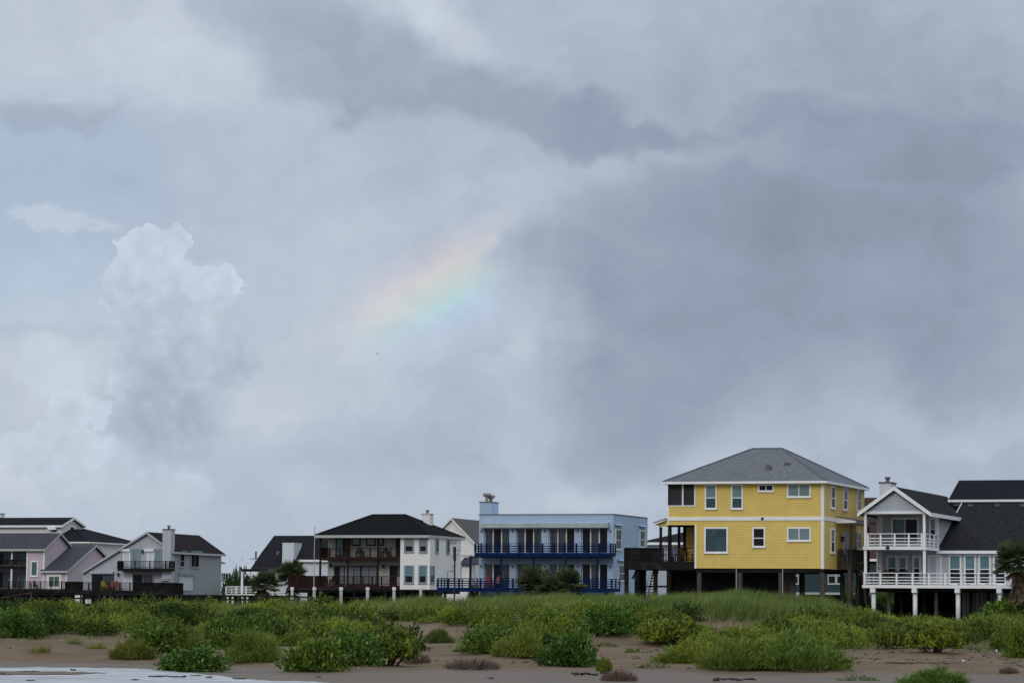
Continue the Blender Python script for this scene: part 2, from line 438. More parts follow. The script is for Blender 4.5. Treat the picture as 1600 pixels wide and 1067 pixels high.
def np_mesh(name, verts, faces, mat, parent=None, attr=None):
    """verts (n,3), faces (m,3 or 4) as numpy arrays"""
    me = bpy.data.meshes.new(name)
    nv, nf, c = len(verts), len(faces), faces.shape[1]
    me.vertices.add(nv); me.vertices.foreach_set('co', verts.astype(np.float32).ravel())
    me.loops.add(nf * c); me.loops.foreach_set('vertex_index', faces.astype(np.int32).ravel())
    me.polygons.add(nf); me.polygons.foreach_set('loop_start', np.arange(0, nf * c, c, dtype=np.int32))
    me.update(calc_edges=True)
    if attr is not None:
        a = me.attributes.new('tint', 'FLOAT', 'POINT'); a.data.foreach_set('value', attr.astype(np.float32))
    me.materials.append(mat)
    o = bpy.data.objects.new(name, me); COL.objects.link(o)
    if parent is not None: o.parent = parent
    return o
def tag(o, label=None, cat=None, group=None, kind=None):
    for key, v in (('label', label), ('category', cat), ('group', group), ('kind', kind)):
        if v: o[key] = v
    return o
def empty(name, loc=(0, 0, 0), rz=0.0, parent=None):
    o = bpy.data.objects.new(name, None); COL.objects.link(o)
    o.location = loc; o.rotation_euler = (0, 0, rz); o.empty_display_size = 0.5
    if parent is not None: o.parent = parent
    return o

# photo crops used as survey sheets: key -> (left, top, scale)
SHEET = {'a': (0, 780, 5.93), 'b': (120, 800, 6.667), 'c': (340, 790, 6.669), 'd': (440, 780, 5.714), 'e': (660, 760, 5.928),
         'f': (820, 780, 5.714), 'g': (1020, 690, 4.103), 'h': (1330, 730, 4.444), 'i': (960, 800, 7.621), 'j': (1230, 800, 6.671),
         'k': (1340, 740, 7.621), 'l': (1340, 860, 9.7), 'm': (1460, 740, 4.85), 'n': (340, 850, 10.667), 'o': (0, 880, 11.43),
         'p': (680, 840, 10.67), 'w': (0, 0, 1.0)}
def q(s, x, y):
    l, t, c = SHEET[s]; return l + x / c, t + y / c

class House:
    """a building on its own square plan: x along the front, y back from it, z up from its ground"""
    def __init__(self, name, corner, D, base, label, cat='house', theta=20.0, group=None):
        p = at(*corner, D)
        self.root = empty(name, (p.x, p.y, base), -math.radians(theta))
        tag(self.root, label, cat, group)
        self.M = Matrix.Translation((p.x, p.y, base)) @ Matrix.Rotation(-math.radians(theta), 4, 'Z')
        self.I = self.M.inverted(); self.o = self.I @ EYE; self.R = self.I.to_3x3()
    def _hit(self, s, x, y, ax, val):
        d = self.R @ ray(*q(s, x, y)); t = (val - self.o[ax]) / d[ax]; return self.o + d * t
    def F(self, s, x, y, v=0.0):  p = self._hit(s, x, y, 1, v); return p.x, p.z
    def S(self, s, x, y, u=0.0):  p = self._hit(s, x, y, 0, u); return p.y, p.z
    def fx(self, s, x, y, v=0.0): return self.F(s, x, y, v)[0]
    def fz(self, s, x, y, v=0.0): return self.F(s, x, y, v)[1]
    def sy(self, s, x, y, u=0.0): return self.S(s, x, y, u)[0]
    def sz(self, s, x, y, u=0.0): return self.S(s, x, y, u)[1]
    def box(self, name, x0, x1, y0, y1, z0, z1, mat, parent=None):
        return MB().box(x0, x1, y0, y1, z0, z1).build(name, mat, parent or self.root)
    def face(self, f, plane):
        if f == 'F': return lambda a, d, z: (a, plane - d, z)     # d = outwards
        if f == 'S': return lambda a, d, z: (plane + d, a, z)
        if f == 'L': return lambda a, d, z: (plane - d, a, z)
    def lap(self, f, plane, a0, a1, z0, z1, mat, pitch=0.16, clip=None, name='siding', out=0.028):
        m = self.face(f, plane); mb = MB(); n = max(1, round((z1 - z0) / pitch)); h = (z1 - z0) / n
        for i in range(n):
            lo, hi = z0 + i * h, z0 + (i + 1) * h
            b0, b1, t0, t1 = a0, a1, a0, a1
            if clip:
                b0, b1 = clip(lo); t0, t1 = clip(hi)
            mb.hexa([m(b0, 0.001, lo), m(b1, 0.001, lo), m(b1, out, lo), m(b0, out, lo),
                     m(t0, 0.001, hi - .001), m(t1, 0.001, hi - .001), m(t1, 0.006, hi - .001), m(t0, 0.006, hi - .001)])
        return mb.build(name, mat, self.root)
    def win(self, f, plane, a0, a1, z0, z1, style='dh', glass=(None, None), case=None, cw=0.10, frac=0.45, name='window', d0=0.0):
        m = self.face(f, plane); case = case or WHT; gu, gl = glass
        if a0 > a1: a0, a1 = a1, a0
        mb = MB(); o = d0 + 0.085
        mb.box(a0, a0 + cw, d0, o, z0, z1, m); mb.box(a1 - cw, a1, d0, o, z0, z1, m)
        mb.box(a0 + cw, a1 - cw, d0, o - .006, z1 - cw, z1, m); mb.box(a0 + cw, a1 - cw, d0, o - .006, z0, z0 + cw, m)
        mb.box(a0 - .03, a1 + .03, d0, o + .03, z0 - .04, z0 - .001, m)
        w = mb.build(name, case, self.root)
        A0, A1, Z0, Z1 = a0 + cw, a1 - cw, z0 + cw, z1 - cw; p0, p1 = d0 + .03, d0 + .042
        if style == 'dh':
            zm = Z0 + (Z1 - Z0) * frac
            MB().box(A0, A1, p0, p1, zm + .03, Z1, m).build('pane', gu, w)
            MB().box(A0, A1, p0, p1 - .004, Z0, zm - .03, m).build('pane', gl, w)
            MB().box(A0, A1, d0, d0 + .07, zm - .03, zm + .03, m).build('sash', case, w)
        elif style == 'sl':
            am = A0 + (A1 - A0) * 0.5
            MB().box(A0, am - .03, p0, p1, Z0, Z1, m).build('pane', gu, w)
            MB().box(am + .03, A1, p0, p1 - .004, Z0, Z1, m).build('pane', gl or gu, w)
            MB().box(am - .03, am + .03, d0, d0 + .07, Z0, Z1, m).build('mullion', case, w)
        else:
            MB().box(A0, A1, p0, p1, Z0, Z1, m).build('pane', gu, w)
        return w
    def winq(self, f, plane, s, x0, y0, x1, y1, style='dh', glass=None, **kw):
        if f == 'F': (a0, z1), (a1, z0) = self.F(s, x0, y0, plane), self.F(s, x1, y1, plane)
        else: (a0, z1), (a1, z0) = self.S(s, x0, y0, plane), self.S(s, x1, y1, plane)
        return self.win(f, plane, a0, a1, z0, z1, style, glass or (GSHADE, GDARK), **kw)
    def hip(self, x0, x1, y0, y1, ze, xa, xb, yr, zr, mat, trim, fh=0.16, name='roof'):
        mb = MB()
        e = [(x0, y0, ze), (x1, y0, ze), (x1, y1, ze), (x0, y1, ze)]; r = [(xa, yr, zr), (xb, yr, zr)]
        mb.poly([e[0], e[1], r[1], r[0]]).poly([e[1], e[2], r[1]]).poly([e[2], e[3], r[0], r[1]]).poly([e[3], e[0], r[0]])
        roof = mb.build(name, mat, self.root)
        fb = MB(); t = .03
        fb.box(x0 - t, x1 + t, y0 - t, y0, ze - fh, ze - .002).box(x1, x1 + t, y0, y1, ze - fh, ze - .002)
        fb.box(x0 - t, x1 + t, y1, y1 + t, ze - fh, ze - .002).box(x0 - t, x0, y0, y1, ze - fh, ze - .002)
        fb.build('fascia', trim, roof)
        MB().box(x0, x1, y0, y1, ze - fh * .8, ze - fh * .8 + .03).build('soffit', trim, roof)
        cap = MB()
        for p_, q_ in ((e[0], r[0]), (e[1], r[1]), (e[2], r[1]), (e[3], r[0]), (r[0], r[1])):
            cap.tube([Vector(p_) + Vector((0, 0, .01)), Vector(q_) + Vector((0, 0, .01))], .07, 5)
        cap.build('ridge_cap', mat, roof)
        return roof
    def gable(self, prof, d0, d1, mat, trim, along='y', th=0.16, rake=0.2, name='roof'):
        """prof: three (a, z) points eave, ridge, eave; pushed from d0 to d1 along y (or x)"""
        m = (lambda a, d, z: (a, d, z)) if along == 'y' else (lambda a, d, z: (d, a, z))
        up = list(prof); dn = [(a, z - th) for a, z in reversed(prof)]
        roof = MB().prism(up + dn, d0, d1, m).build(name, mat, self.root)
        for dd0, dd1 in ((d0 - .035, d0 - .003), (d1 + .003, d1 + .035)):
            MB().prism([(a, z + .02) for a, z in prof] + [(a, z - rake) for a, z in reversed(prof)], dd0, dd1, m).build('rake_board', trim, roof)
        for a, z, s in ((prof[0][0], prof[0][1], -1), (prof[2][0], prof[2][1], 1)):
            s = s if prof[0][0] < prof[2][0] else -s
            MB().prism([(a + s * .002, z - .01), (a + s * .035, z - .01), (a + s * .035, z - rake), (a + s * .002, z - rake)], d0 - .035, d1 + .035, m).build('fascia', trim, roof)
        return roof
    def rail(self, x0, y0, x1, y1, zf, zt, posts, rails, mat, bal=0.0, solid=None, pw=0.09, rh=0.05, name='railing', capmat=None, cap=0.14):
        L = math.hypot(x1 - x0, y1 - y0); c, s = (x1 - x0) / L, (y1 - y0) / L
        m = lambda a, d, z: (x0 + a * c - d * s, y0 + a * s + d * c, z)
        w = MB().box(0, L, -cap / 2, cap / 2, zt - .05, zt, m).build(name, capmat or mat, self.root)
        for t in posts:
            a = t * L
            MB().box(a - pw / 2, a + pw / 2, -pw / 2, pw / 2, zf, zt - .052, m).build('post', mat, w)
        for zr in rails:
            MB().box(0, L, -.02, .02, zf + (zt - zf) * zr - rh / 2, zf + (zt - zf) * zr + rh / 2, m).build('rail', mat, w)
        if bal:
            mb = MB(); n = int(L / bal)
            for i in range(n):
                a = (i + .5) * L / n; mb.box(a - .018, a + .018, -.018, .018, zf + .06, zt - .054, m)
            tag(mb.build('balusters', mat, w), kind='stuff')
        if solid:
            mb = MB(); t0, t1 = solid; n = max(1, int((t1 - t0) * L / .16))
            for i in range(n):
                a0 = t0 * L + (t1 - t0) * L * i / n; a1 = t0 * L + (t1 - t0) * L * (i + 1) / n - .008
                o = random.uniform(0, .012)
                mb.box(a0, a1, .03 + o, .055 + o, zf - .05, zt - .054, m)
            tag(mb.build('boards', mat, w), kind='stuff')
        return w
    def floor(self, name, x0, x1, y0, y1, z0, z1, mat, along='x'):
        """a deck: framing below, planks of its own on top"""
        d = MB().box(x0, x1, y0, y1, z0, z1 - .04).build(name, mat, self.root)
        mb = MB(); n = max(1, int((y1 - y0) / .15))
        for i in range(n):
            a, b_ = y0 - .02 + (y1 - y0 + .04) * i / n, y0 - .02 + (y1 - y0 + .04) * (i + 1) / n - .012
            mb.box(x0 - .02, x1 + .02, a, b_, z1 - .039, z1 + random.uniform(-.003, .003))
        tag(mb.build('planks', mat, d), kind='stuff')
        return d

def chair(H, x, y, z, rz, mat, label, cat='chair', group=None):
    """slatted garden armchair"""
    p = H.M @ Vector((x, y, z))
    r = empty('garden_chair', p, rz); tag(r, label, cat, group)
    for i in range(5):
        MB().box(-.26 + i * .107, -.26 + i * .107 + .092, -.25, .25, .36 - .0, .385).build('seat_slat', mat, r)
    for i in range(5):
        a = -.26 + i * .107; h = (.50, .58, .62, .58, .50)[i]
        MB().hexa([(a, .22, .36), (a + .092, .22, .36), (a + .092, .245, .36), (a, .245, .36),
                   (a, .42, .42 + h), (a + .092, .42, .42 + h), (a + .092, .445, .42 + h), (a, .445, .42 + h)]).build('back_slat', mat, r)
    for s in (-1, 1):
        MB().box(s * .36 - .06, s * .36 + .06, -.30, .36, .58, .605).build('armrest', mat, r)
        MB().box(s * .33 - .03, s * .33 + .03, -.27, -.20, 0, .579).build('leg', mat, r)
        MB().hexa([(s * .33 - .03, .22, 0), (s * .33 + .03, .22, 0), (s * .33 + .03, .30, 0), (s * .33 - .03, .30, 0),
                   (s * .33 - .03, .28, .579), (s * .33 + .03, .28, .579), (s * .33 + .03, .36, .579), (s * .33 - .03, .36, .579)]).build('leg', mat, r)
    return r
def table(H, x, y, z, mat, label, rad=.5, h=.72):
    p = H.M @ Vector((x, y, z)); r = empty('patio_table', p); tag(r, label, 'table')
    MB().tube([(0, 0, h - .04), (0, 0, h)], rad, 14).build('table_top', mat, r)
    for i in range(4):
        w = math.pi / 4 + i * math.pi / 2; c, s = math.cos(w) * rad * .7, math.sin(w) * rad * .7
        MB().tube([(c * 1.1, s * 1.1, 0), (c, s, h - .041)], .03, 6).build('leg', mat, r)
    return r

# ================================================================== ground, dunes, water
def lerp_tab(x, xs, ys): return np.interp(x, xs, ys)
def fade(t): return t * t * (3 - 2 * t)
_perm = np.random.default_rng(5).random((64, 64))
def vnoise(x, y):
    xi, yi = np.floor(x).astype(int), np.floor(y).astype(int); fx, fy = fade(x - xi), fade(y - yi)
    g = lambda i, j: _perm[i % 64, j % 64]
    return (g(xi, yi) * (1 - fx) + g(xi + 1, yi) * fx) * (1 - fy) + (g(xi, yi + 1) * (1 - fx) + g(xi + 1, yi + 1) * fx) * fy - .5
# crest height of the dune along the shore (x in metres)
CX = [-26, -22, -17.5, -14.5, -11, -8.5, -4.5, -2, 2, 5, 8, 9.8, 11.2, 13.2, 15.2, 16.6, 19.7, 21.3, 23, 30]
CZ = [1.45, 1.50, 1.60, 1.58, 1.52, 1.68, 1.95, 2.12, 2.18, 2.32, 2.44, 2.68, 2.40, 2.08, 1.68, 1.25, 1.08, 1.30, 1.50, 1.5]
TX = [-30, -17, -12, -9, -6, -2, 1, 4, 8, 14, 17, 22, 30]       # where the sand starts to rise
TY = [103, 103, 99, 95, 95, 99, 98, 97, 96, 93, 97, 94, 92]
def height(X, Y):
    X = np.asarray(X, float); Y = np.asarray(Y, float)
    xr = np.clip(X * 135.0 / np.maximum(Y, 40.0), -60, 60)
    zc = lerp_tab(xr, CX, CZ); yt = lerp_tab(xr, TX, TY)
    lo = .62 * zc * .62
    t1 = fade(np.clip((Y - yt) / 24.0, 0, 1)); t2 = fade(np.clip((Y - 118) / 30.0, 0, 1)); t3 = fade(np.clip((Y - 156) / 22.0, 0, 1))
    z = .66 * t1 + (zc - .66) * t2
    z = z * (1 - t3) + 1.6 * t3
    far = np.clip((Y - 165) / 20, 0, 1); near = np.clip((Y - yt + 3) / 10, 0, 1)
    am = near * (1 - .9 * far)
    z = z + am * (.34 * vnoise(X / 5.0 + 7, Y / 7.0) + .18 * vnoise(X / 2.1, Y / 3.0 + 3) + .05 * vnoise(X / .7 + 9, Y / .9))
    # low wind-cut ledges in the bare sand
    z = z + near * (1 - np.clip((Y - 125) / 10, 0, 1)) * .10 * np.abs(vnoise(X / 3.3 + 21, Y / 4.0 + 5)) * 2
    z = z + (1 - near) * .012 * vnoise(X / 2.5 + 3, Y / 5)
    edge = np.clip((np.abs(X) - 45) / 40, 0, 1)
    return z * (1 - edge) + edge * np.where(Y > 120, 1.6 * np.clip((Y - 120) / 30, 0, 1), 0.0)
ys = np.concatenate([[-400, -150, -50, 0, 25, 45, 58, 66], np.arange(72, 112, .22), np.arange(112, 164, .26), np.arange(164, 200, 1.2), np.arange(200, 460, 10), [500, 600, 800, 1200, 2000, 3500, 6000]])
xs = np.concatenate([[-6000, -2500, -1000, -500, -250, -130, -80, -55], np.arange(-42, 42.01, .24), [55, 80, 130, 250, 500, 1000, 2500, 6000]])
GX, GY = np.meshgrid(xs, ys)
GZ = height(GX, GY)
nx, ny = len(xs), len(ys)
idx = np.arange(nx * ny).reshape(ny, nx)
faces = np.stack([idx[:-1, :-1].ravel(), idx[:-1, 1:].ravel(), idx[1:, 1:].ravel(), idx[1:, :-1].ravel()], 1)
m, nt, b, P = new_mat('sand')
n1 = noise(nt, P, .35, 5, .6); n2 = noise(nt, P, 3.0, 5, .65); n3 = noise(nt, P, 30.0, 3, .6)
c = mixc(nt, n1.step(.35, .68), (0.115, 0.077, 0.042), (0.165, 0.113, 0.062))
c = mixc(nt, n2.step(.45, .8) * .5, c, (0.088, 0.060, 0.035))
c = mixc(nt, n3.step(.62, .74) * .35, c, (0.06, 0.045, 0.032))
spz = nt.nodes.new('ShaderNodeSeparateXYZ'); nt.links.new(P.s, spz.inputs[0])
wet = 1.0 - (E(nt, spz.outputs[2]) + (n1 - .5) * .05).step(.015, .09)          # damp sand low on the beach
c = mixc(nt, wet * .55, c, (0.074, 0.051, 0.031))
back = E(nt, spz.outputs[1]).step(160, 175)                                      # lawns and drives behind the dune
c = mixc(nt, back * n1.step(.3, .6), c, (0.05, 0.065, 0.022))
setc(nt, b, c)
rough = nt.nodes.new('ShaderNodeMapRange'); nt.links.new(wet.s, rough.inputs[0]); rough.inputs[3].default_value = .95; rough.inputs[4].default_value = .55
nt.links.new(rough.outputs[0], b.inputs['Roughness']); b.inputs['Specular IOR Level'].default_value = .25
bump(nt, b, n2 + n3 * .5, .5, .05)
SAND = m
ground = np_mesh('ground', np.stack([GX.ravel(), GY.ravel(), GZ.ravel()], 1), faces, SAND)
ground.data.shade_smooth(); tag(ground, kind='structure')

def ground_hit(px, py):
    d = ray(px, py); ts = np.linspace(70, 200, 2600) / d.y
    X = EYE.x + d.x * ts; Y = EYE.y + d.y * ts; Z = EYE.z + d.z * ts
    below = Z <= height(X, Y)
    i = int(np.argmax(below)) if below.any() else len(ts) - 1
    return X[i], Y[i], float(height(X[i], Y[i]))

# ---- thin sheet of sea water left on the flat beach
m, nt, b, P = new_mat('shallow_water')
w1 = noise(nt, vmath(nt, 'MULTIPLY', P, (.5, 2.2, 1)), 1.0, 4, .6)
w2 = noise(nt, vmath(nt, 'MULTIPLY', P, (.22, 1.3, 1)), 1.0, 5, .65)
w3 = noise(nt, vmath(nt, 'MULTIPLY', P, (1.2, 5.0, 1)), 1.0, 3, .6)
setc(nt, b, mixc(nt, (w2 + (w3 - .5) * .35).step(.44, .62), (0.40, 0.41, 0.41), (0.15, 0.125, 0.10)))
b.inputs['Roughness'].default_value = .34; b.inputs['IOR'].default_value = 1.33
b.inputs['Specular IOR Level'].default_value = .9
bump(nt, b, w1, .25, .03)
WATER = m
def water_sheet(name, pix, label=None):
    pts = []
    for i in range(len(pix)):
        (ax, ay), (bx, by) = pix[i], pix[(i + 1) % len(pix)]
        for j in range(6):
            t = j / 6; px, py = ax + (bx - ax) * t, ay + (by - ay) * t + .5 * math.sin(px_seed(i * 6 + j) * 6)
            d = ray(px, py); s = (.030 - EYE.z) / d.z; p = EYE + d * s
            pts.append((p.x, p.y, .030))
    return pts
def px_seed(i): return (math.sin(i * 12.9898) * 43758.5453) % 1.0
mb = MB()
mb.poly(water_sheet('water', [(-60, 1043), (60, 1041.5), (150, 1043), (215, 1044), (245, 1046), (300, 1051), (345, 1055), (370, 1060), (420, 1062.5), (480, 1064), (540, 1067), (560, 1072), (570, 1085), (300, 1095), (-80, 1095)]))
water = mb.build('water', WATER); tag(water, kind='structure')
mb = MB()
mb.poly([(p[0], p[1], .042) for p in water_sheet('sandbar', [(-40, 1049), (40, 1048), (110, 1049.5), (170, 1051), (120, 1053), (40, 1054), (-40, 1053.5)])])
sb = mb.build('sandbar', SAND); tag(sb, kind='structure')

# ================================================================== houses
BASE = 1.6
def chimney(H, x0, x1, y0, y1, z0, z1, mat, capmat, pot=True, lap=True):
    c = H.box('chimney', x0, x1, y0, y1, z0, z1, mat)
    MB().box(x0 - .06, x1 + .06, y0 - .06, y1 + .06, z1 + .001, z1 + .09).build('chimney_cap', capmat, c)
    if pot:
        cx, cy = (x0 + x1) / 2, (y0 + y1) / 2
        MB().tube([(cx, cy, z1 + .1), (cx, cy, z1 + .34)], .13, 10).tube([(cx, cy, z1 + .34), (cx, cy, z1 + .4), (cx, cy, z1 + .48)], [.2, .22, .16], 10).build('chimney_pot', GALV, c)
    return c
def lamp(H, f, plane, a, z, mat=None):
    m = H.face(f, plane); mb = MB()
    mb.box(a - .06, a + .06, .02, .06, z - .12, z + .12, m).box(a - .09, a + .09, .06, .24, z - .16, z + .1, m).prism([(a - .13, z + .1), (a + .13, z + .1), (a, z + .22)], .03, .28, m)
    return mb.build('wall_lamp', mat or BLACK, H.root)
def roof_vent(roof, x, y, z, w=.35, h=.22):
    MB().box(x - w / 2, x + w / 2, y - w / 2, y + w / 2, z - .15, z + h * .55).prism([(x - w * .65, z + h * .56), (x + w * .65, z + h * .56), (x + w * .3, z + h), (x - w * .3, z + h)], y - w * .6, y + w * .6, lambda a, d, zz: (a, d, zz)).build('roof_vent', GALV, roof)
def board_wall(H, x0, x1, y, z0, z1, mat, name='slat_wall', w=.2, gap=-.01):
    mb = MB(); n = max(1, int(abs(x1 - x0) / w))
    for i in range(n):
        a0 = x0 + (x1 - x0) * i / n; a1 = x0 + (x1 - x0) * (i + 1) / n - gap
        o = random.uniform(0, .015); mb.box(a0, a1, y - o, y + .03 - o, z0, z1 + random.uniform(-.01, .01))
    return tag(mb.build(name, mat, H.root), kind='stuff')
def stair(H, x0, z0, x1, z1, y0, y1, mat):
    """straight flight along x from (x0, z0) up to (x1, z1)"""
    mb = MB()
    for y in (y0, y1):
        mb.prism([(x0, z0), (x1, z1), (x1, z1 - .28), (x0, z0 - .28)], y - .03, y + .03, lambda a, d, z: (a, d, z))
    st = mb.build('stair', mat, H.root); n = max(2, int(abs(z1 - z0) / .19))
    for i in range(n):
        t = (i + .5) / n; cx, cz = x0 + (x1 - x0) * t, z0 + (z1 - z0) * t
        MB().box(cx - .14, cx + .14, y0 + .03, y1 - .03, cz - .02, cz + .02).build('tread', mat, st)
    MB().prism([(x0, z0 + .85), (x1, z1 + .85), (x1, z1 + .92), (x0, z0 + .92)], y0 - .03, y0 + .03, lambda a, d, z: (a, d, z)).build('handrail', mat, st)
    return st

# ---------------------------------------------------------------- yellow house on pilings
H = House('yellow_house', q('g', 1092, 812), 205, BASE, 'tall yellow clapboard house on dark pilings with grey hip roof')
xl = H.fx('g', 97, 400); xa = H.fx('g', 272, 650); xu = H.fx('g', 275, 340)
zb = H.fz('g', 1080, 812); zq0 = H.fz('g', 1080, 503); zq1 = H.fz('g', 1080, 480); ze = H.fz('g', 1080, 256)
zp = H.fz('g', 200, 414); zo = H.fz('g', 200, 272)
L = H.sy('g', 1356, 600); pd = 3.2
print('yellow', [round(v, 2) for v in (xl, xa, xu, zb, zq0, zq1, ze, zp, zo, L)])
H.box('wall', xa, 0, 0, L, zb, zq0, YEL); H.box('wall', xu, 0, 0, L, zq0 + .002, ze, YEL)
H.box('wall', xl, xu - .002, pd, L, zq0 + .004, ze, YEL)
H.box('porch_parapet', xl, xu - .002, 0, .12, zq0 + .004, zp, YEL)
H.box('porch_parapet', xl, xl + .12, .122, pd - .002, zq0 + .004, zp, YEL)
H.box('porch_floor', xl, xu - .002, .122, pd - .002, zq0 + .05, zq0 + .25, DWOOD)
H.box('porch_header', xl, xu - .002, 0, .12, zo, ze, WHT); H.box('porch_header', xl, xl + .12, .122, pd - .002, zo, ze, WHT)
for xx, w_, mt in ((xl, .1, BLACK), (H.fx('g', 192, 340) - .05, .1, WHT), (xu - .1, .09, WHT)):
    H.box('porch_post', xx, xx + w_, -.02, .10, zp, zo, mt)
H.box('porch_sill', xl - .02, xu, -.06, .125, zp + .001, zp + .07, WHT)
H.box('insect_screen', xl + .04, xl + .045, .13, pd - .01, zp + .07, zo, SCREEN)
for a0, a1 in ((xl + .1, H.fx('g', 192, 340) - .05), (H.fx('g', 192, 340) + .05, xu - .1)):
    H.box('insect_screen', a0, a1, .04, .045, zp + .07, zo, SCREEN)
H.lap('F', 0, xa + .09, -.1, zb, zq0, YEL, .19, out=.022); H.lap('F', 0, xu + .02, -.1, zq1, ze - .12, YEL, .19, out=.022); H.lap('F', 0, xl + .08, xu + .02, zq1, zp, YEL, .19, out=.022)
H.lap('F', 0, xl + .08, xa + .09, H.fz('g', 200, 533), zq0, YEL)
H.lap('S', 0, .1, L, zb, zq0, YEL, .19, out=.022); H.lap('S', 0, .1, L, zq1, ze - .12, YEL, .19, out=.022)
H.box('band_board', xl - .02, .07, -.065, -.002, zq0, zq1, WHT); H.box('band_board', .002, .065, -.001, L, zq0, zq1, WHT)
H.box('corner_board', -.13, .05, -.05, 0, zb - .02, zq0 - .002, WHT); H.box('corner_board', -.13, .05, -.05, 0, zq1 + .002, ze - .1, WHT)
H.box('corner_board', .002, .05, .001, .16, zb - .02, zq0 - .002, WHT); H.box('corner_board', .002, .05, .001, .16, zq1 + .002, ze - .1, WHT)
H.box('corner_board', xa - .03, xa + .1, -.05, 0, zb - .02, H.fz('g', 275, 533), WHT); H.box('corner_board', xl - .03, xl + .08, -.05, -.002, H.fz('g', 100, 533), zp, WHT)
H.box('dryer_vent', H.fx('g', 697, 492), H.fx('g', 712, 492), -.12, -.066, H.fz('g', 700, 500), H.fz('g', 700, 485), BLACK)
y0 = -.5; x0 = H.fx('g', 65, 258, y0); x1 = H.fx('g', 1112, 252, y0); y1 = H.sy('g', 1385, 288, x1); yr = (y0 + y1) / 2
xra, zr = H.F('g', 640, 46, yr); xrb = H.fx('g', 828, 43, yr); zev = H.fz('g', 600, 253, y0)
print('yellow roof', [round(v, 2) for v in (x0, x1, y0, y1, yr, xra, xrb, zev, zr)])
roof = H.hip(x0, x1, y0, y1, zev, xra, xrb, yr, zr, RGREY, WHT)
def on_front_slope(s, x, y):
    for i in range(200):
        v = y0 + (yr - y0) * i / 200; xx, zz = H.F(s, x, y, v)
        if zz <= zev + (zr - zev) * (v - y0) / (yr - y0): return xx, v, zz
    return xx, v, zz
for s_ in ((742, 178), (862, 148)):
    roof_vent(roof, *on_front_slope('g', *s_), .32, .34 if s_[0] < 800 else .16)
for (a, b_, c, d, st, gl) in ((335, 273, 412, 432, 'dh', (GSHADE, GBLUE)), (503, 273, 580, 432, 'dh', (GSHADE, GBLUE)), (676, 272, 778, 320, 'sl', (GDARK, GDARK)),
        (862, 268, 1014, 356, 'sl', (GSHADE, GSHADE)), (332, 548, 483, 713, 'fx', (GBLUE, None)), (640, 548, 722, 676, 'dh', (GDARK, GDARK)), (862, 548, 1015, 637, 'sl', (GSHADE, GSHADE))):
    H.winq('F', 0, 'g', a, b_, c, d, st, gl, cw=.10)
for (a, b_, c, d, gl) in ((1136, 280, 1165, 432, (GDARK, GDARK)), (1216, 290, 1243, 442, (GDARK, GDARK)), (1303, 298, 1330, 447, (GDARK, GDARK)), (1136, 553, 1163, 716, (GSHADE, GDARK)), (1299, 572, 1329, 692, (GDARK, GDARK))):
    H.winq('S', 0, 'g', a, b_, c, d, 'dh', gl, cw=.12)
# street-side entry deck with its own small roof
yd = H.sy('j', 515, 400); xo = 1.05; zf = H.fz('j', 590, 527, yd); zfb = H.fz('j', 590, 596, yd); zrl = H.fz('j', 590, 386, yd); ye = yd + 5.2
H.floor('entry_deck', .07, xo, yd, ye, zfb, zf, BWOOD)
H.rail(.1, yd + .05, xo - .05, yd + .05, zf, zrl, (0.02, .98), (.12,), BWOOD, bal=.14)
H.rail(xo - .05, yd + .05, xo - .05, ye, zf, zrl, (0, .33, .66, 1), (.12,), BWOOD, bal=.14)
H.box('porch_post', xo - .12, xo - .02, yd + .02, yd + .12, 0, H.fz('j', 665, 125, yd), BWOOD)
H.box('porch_post', xo - .12, xo - .02, ye - .12, ye - .02, 0, H.fz('j', 665, 125, yd), BWOOD)
zca = H.fz('j', 500, 52, yd); zcb = H.fz('j', 510, 116, yd); zcc = zcb + .05
MB().prism([(.07, zca), (xo + .35, zcc + .12), (xo + .35, zcc), (.07, zcb)], yd - .3, ye + .3, lambda a, d, z: (a, d, z)).build('entry_roof', WHT, H.root)
MB().prism([(.08, zca + .05), (xo + .42, zcc + .17), (xo + .42, zcc + .125), (.08, zca + .005)], yd - .36, ye + .36, lambda a, d, z: (a, d, z)).build('entry_roof_shingles', RGREY, H.root)
(dy0, dz1), (dy1, dz0) = H.S('j', 578, 195), H.S('j', 626, 480)
H.win('S', 0, dy0, dy1, zf + .02, dz1, 'fx', (SHUT, None), cw=.1, name='door')
lamp(H, 'S', 0, H.sy('j', 556, 285), H.sz('j', 556, 285))
for yy in (yd + .1, yd + 2.5, ye - .2):
    MB().tube([(xo - .2, yy, 0), (xo - .2, yy, zfb)], .12, 8).build('piling', PILE, H.root)
MB().prism([(.3, 0.2), (1.0, zfb - .1), (1.1, zfb - .1), (.4, 0.2)], yd + .5, yd + .6, lambda a, d, z: (a, d, z)).build('brace', PILE, H.root)
MB().prism([(1.6, .1), (1.0, zfb - .1), (1.12, zfb - .1), (1.75, .1)], yd + 2.5, yd + 2.6, lambda a, d, z: (a, d, z)).build('brace', PILE, H.root)
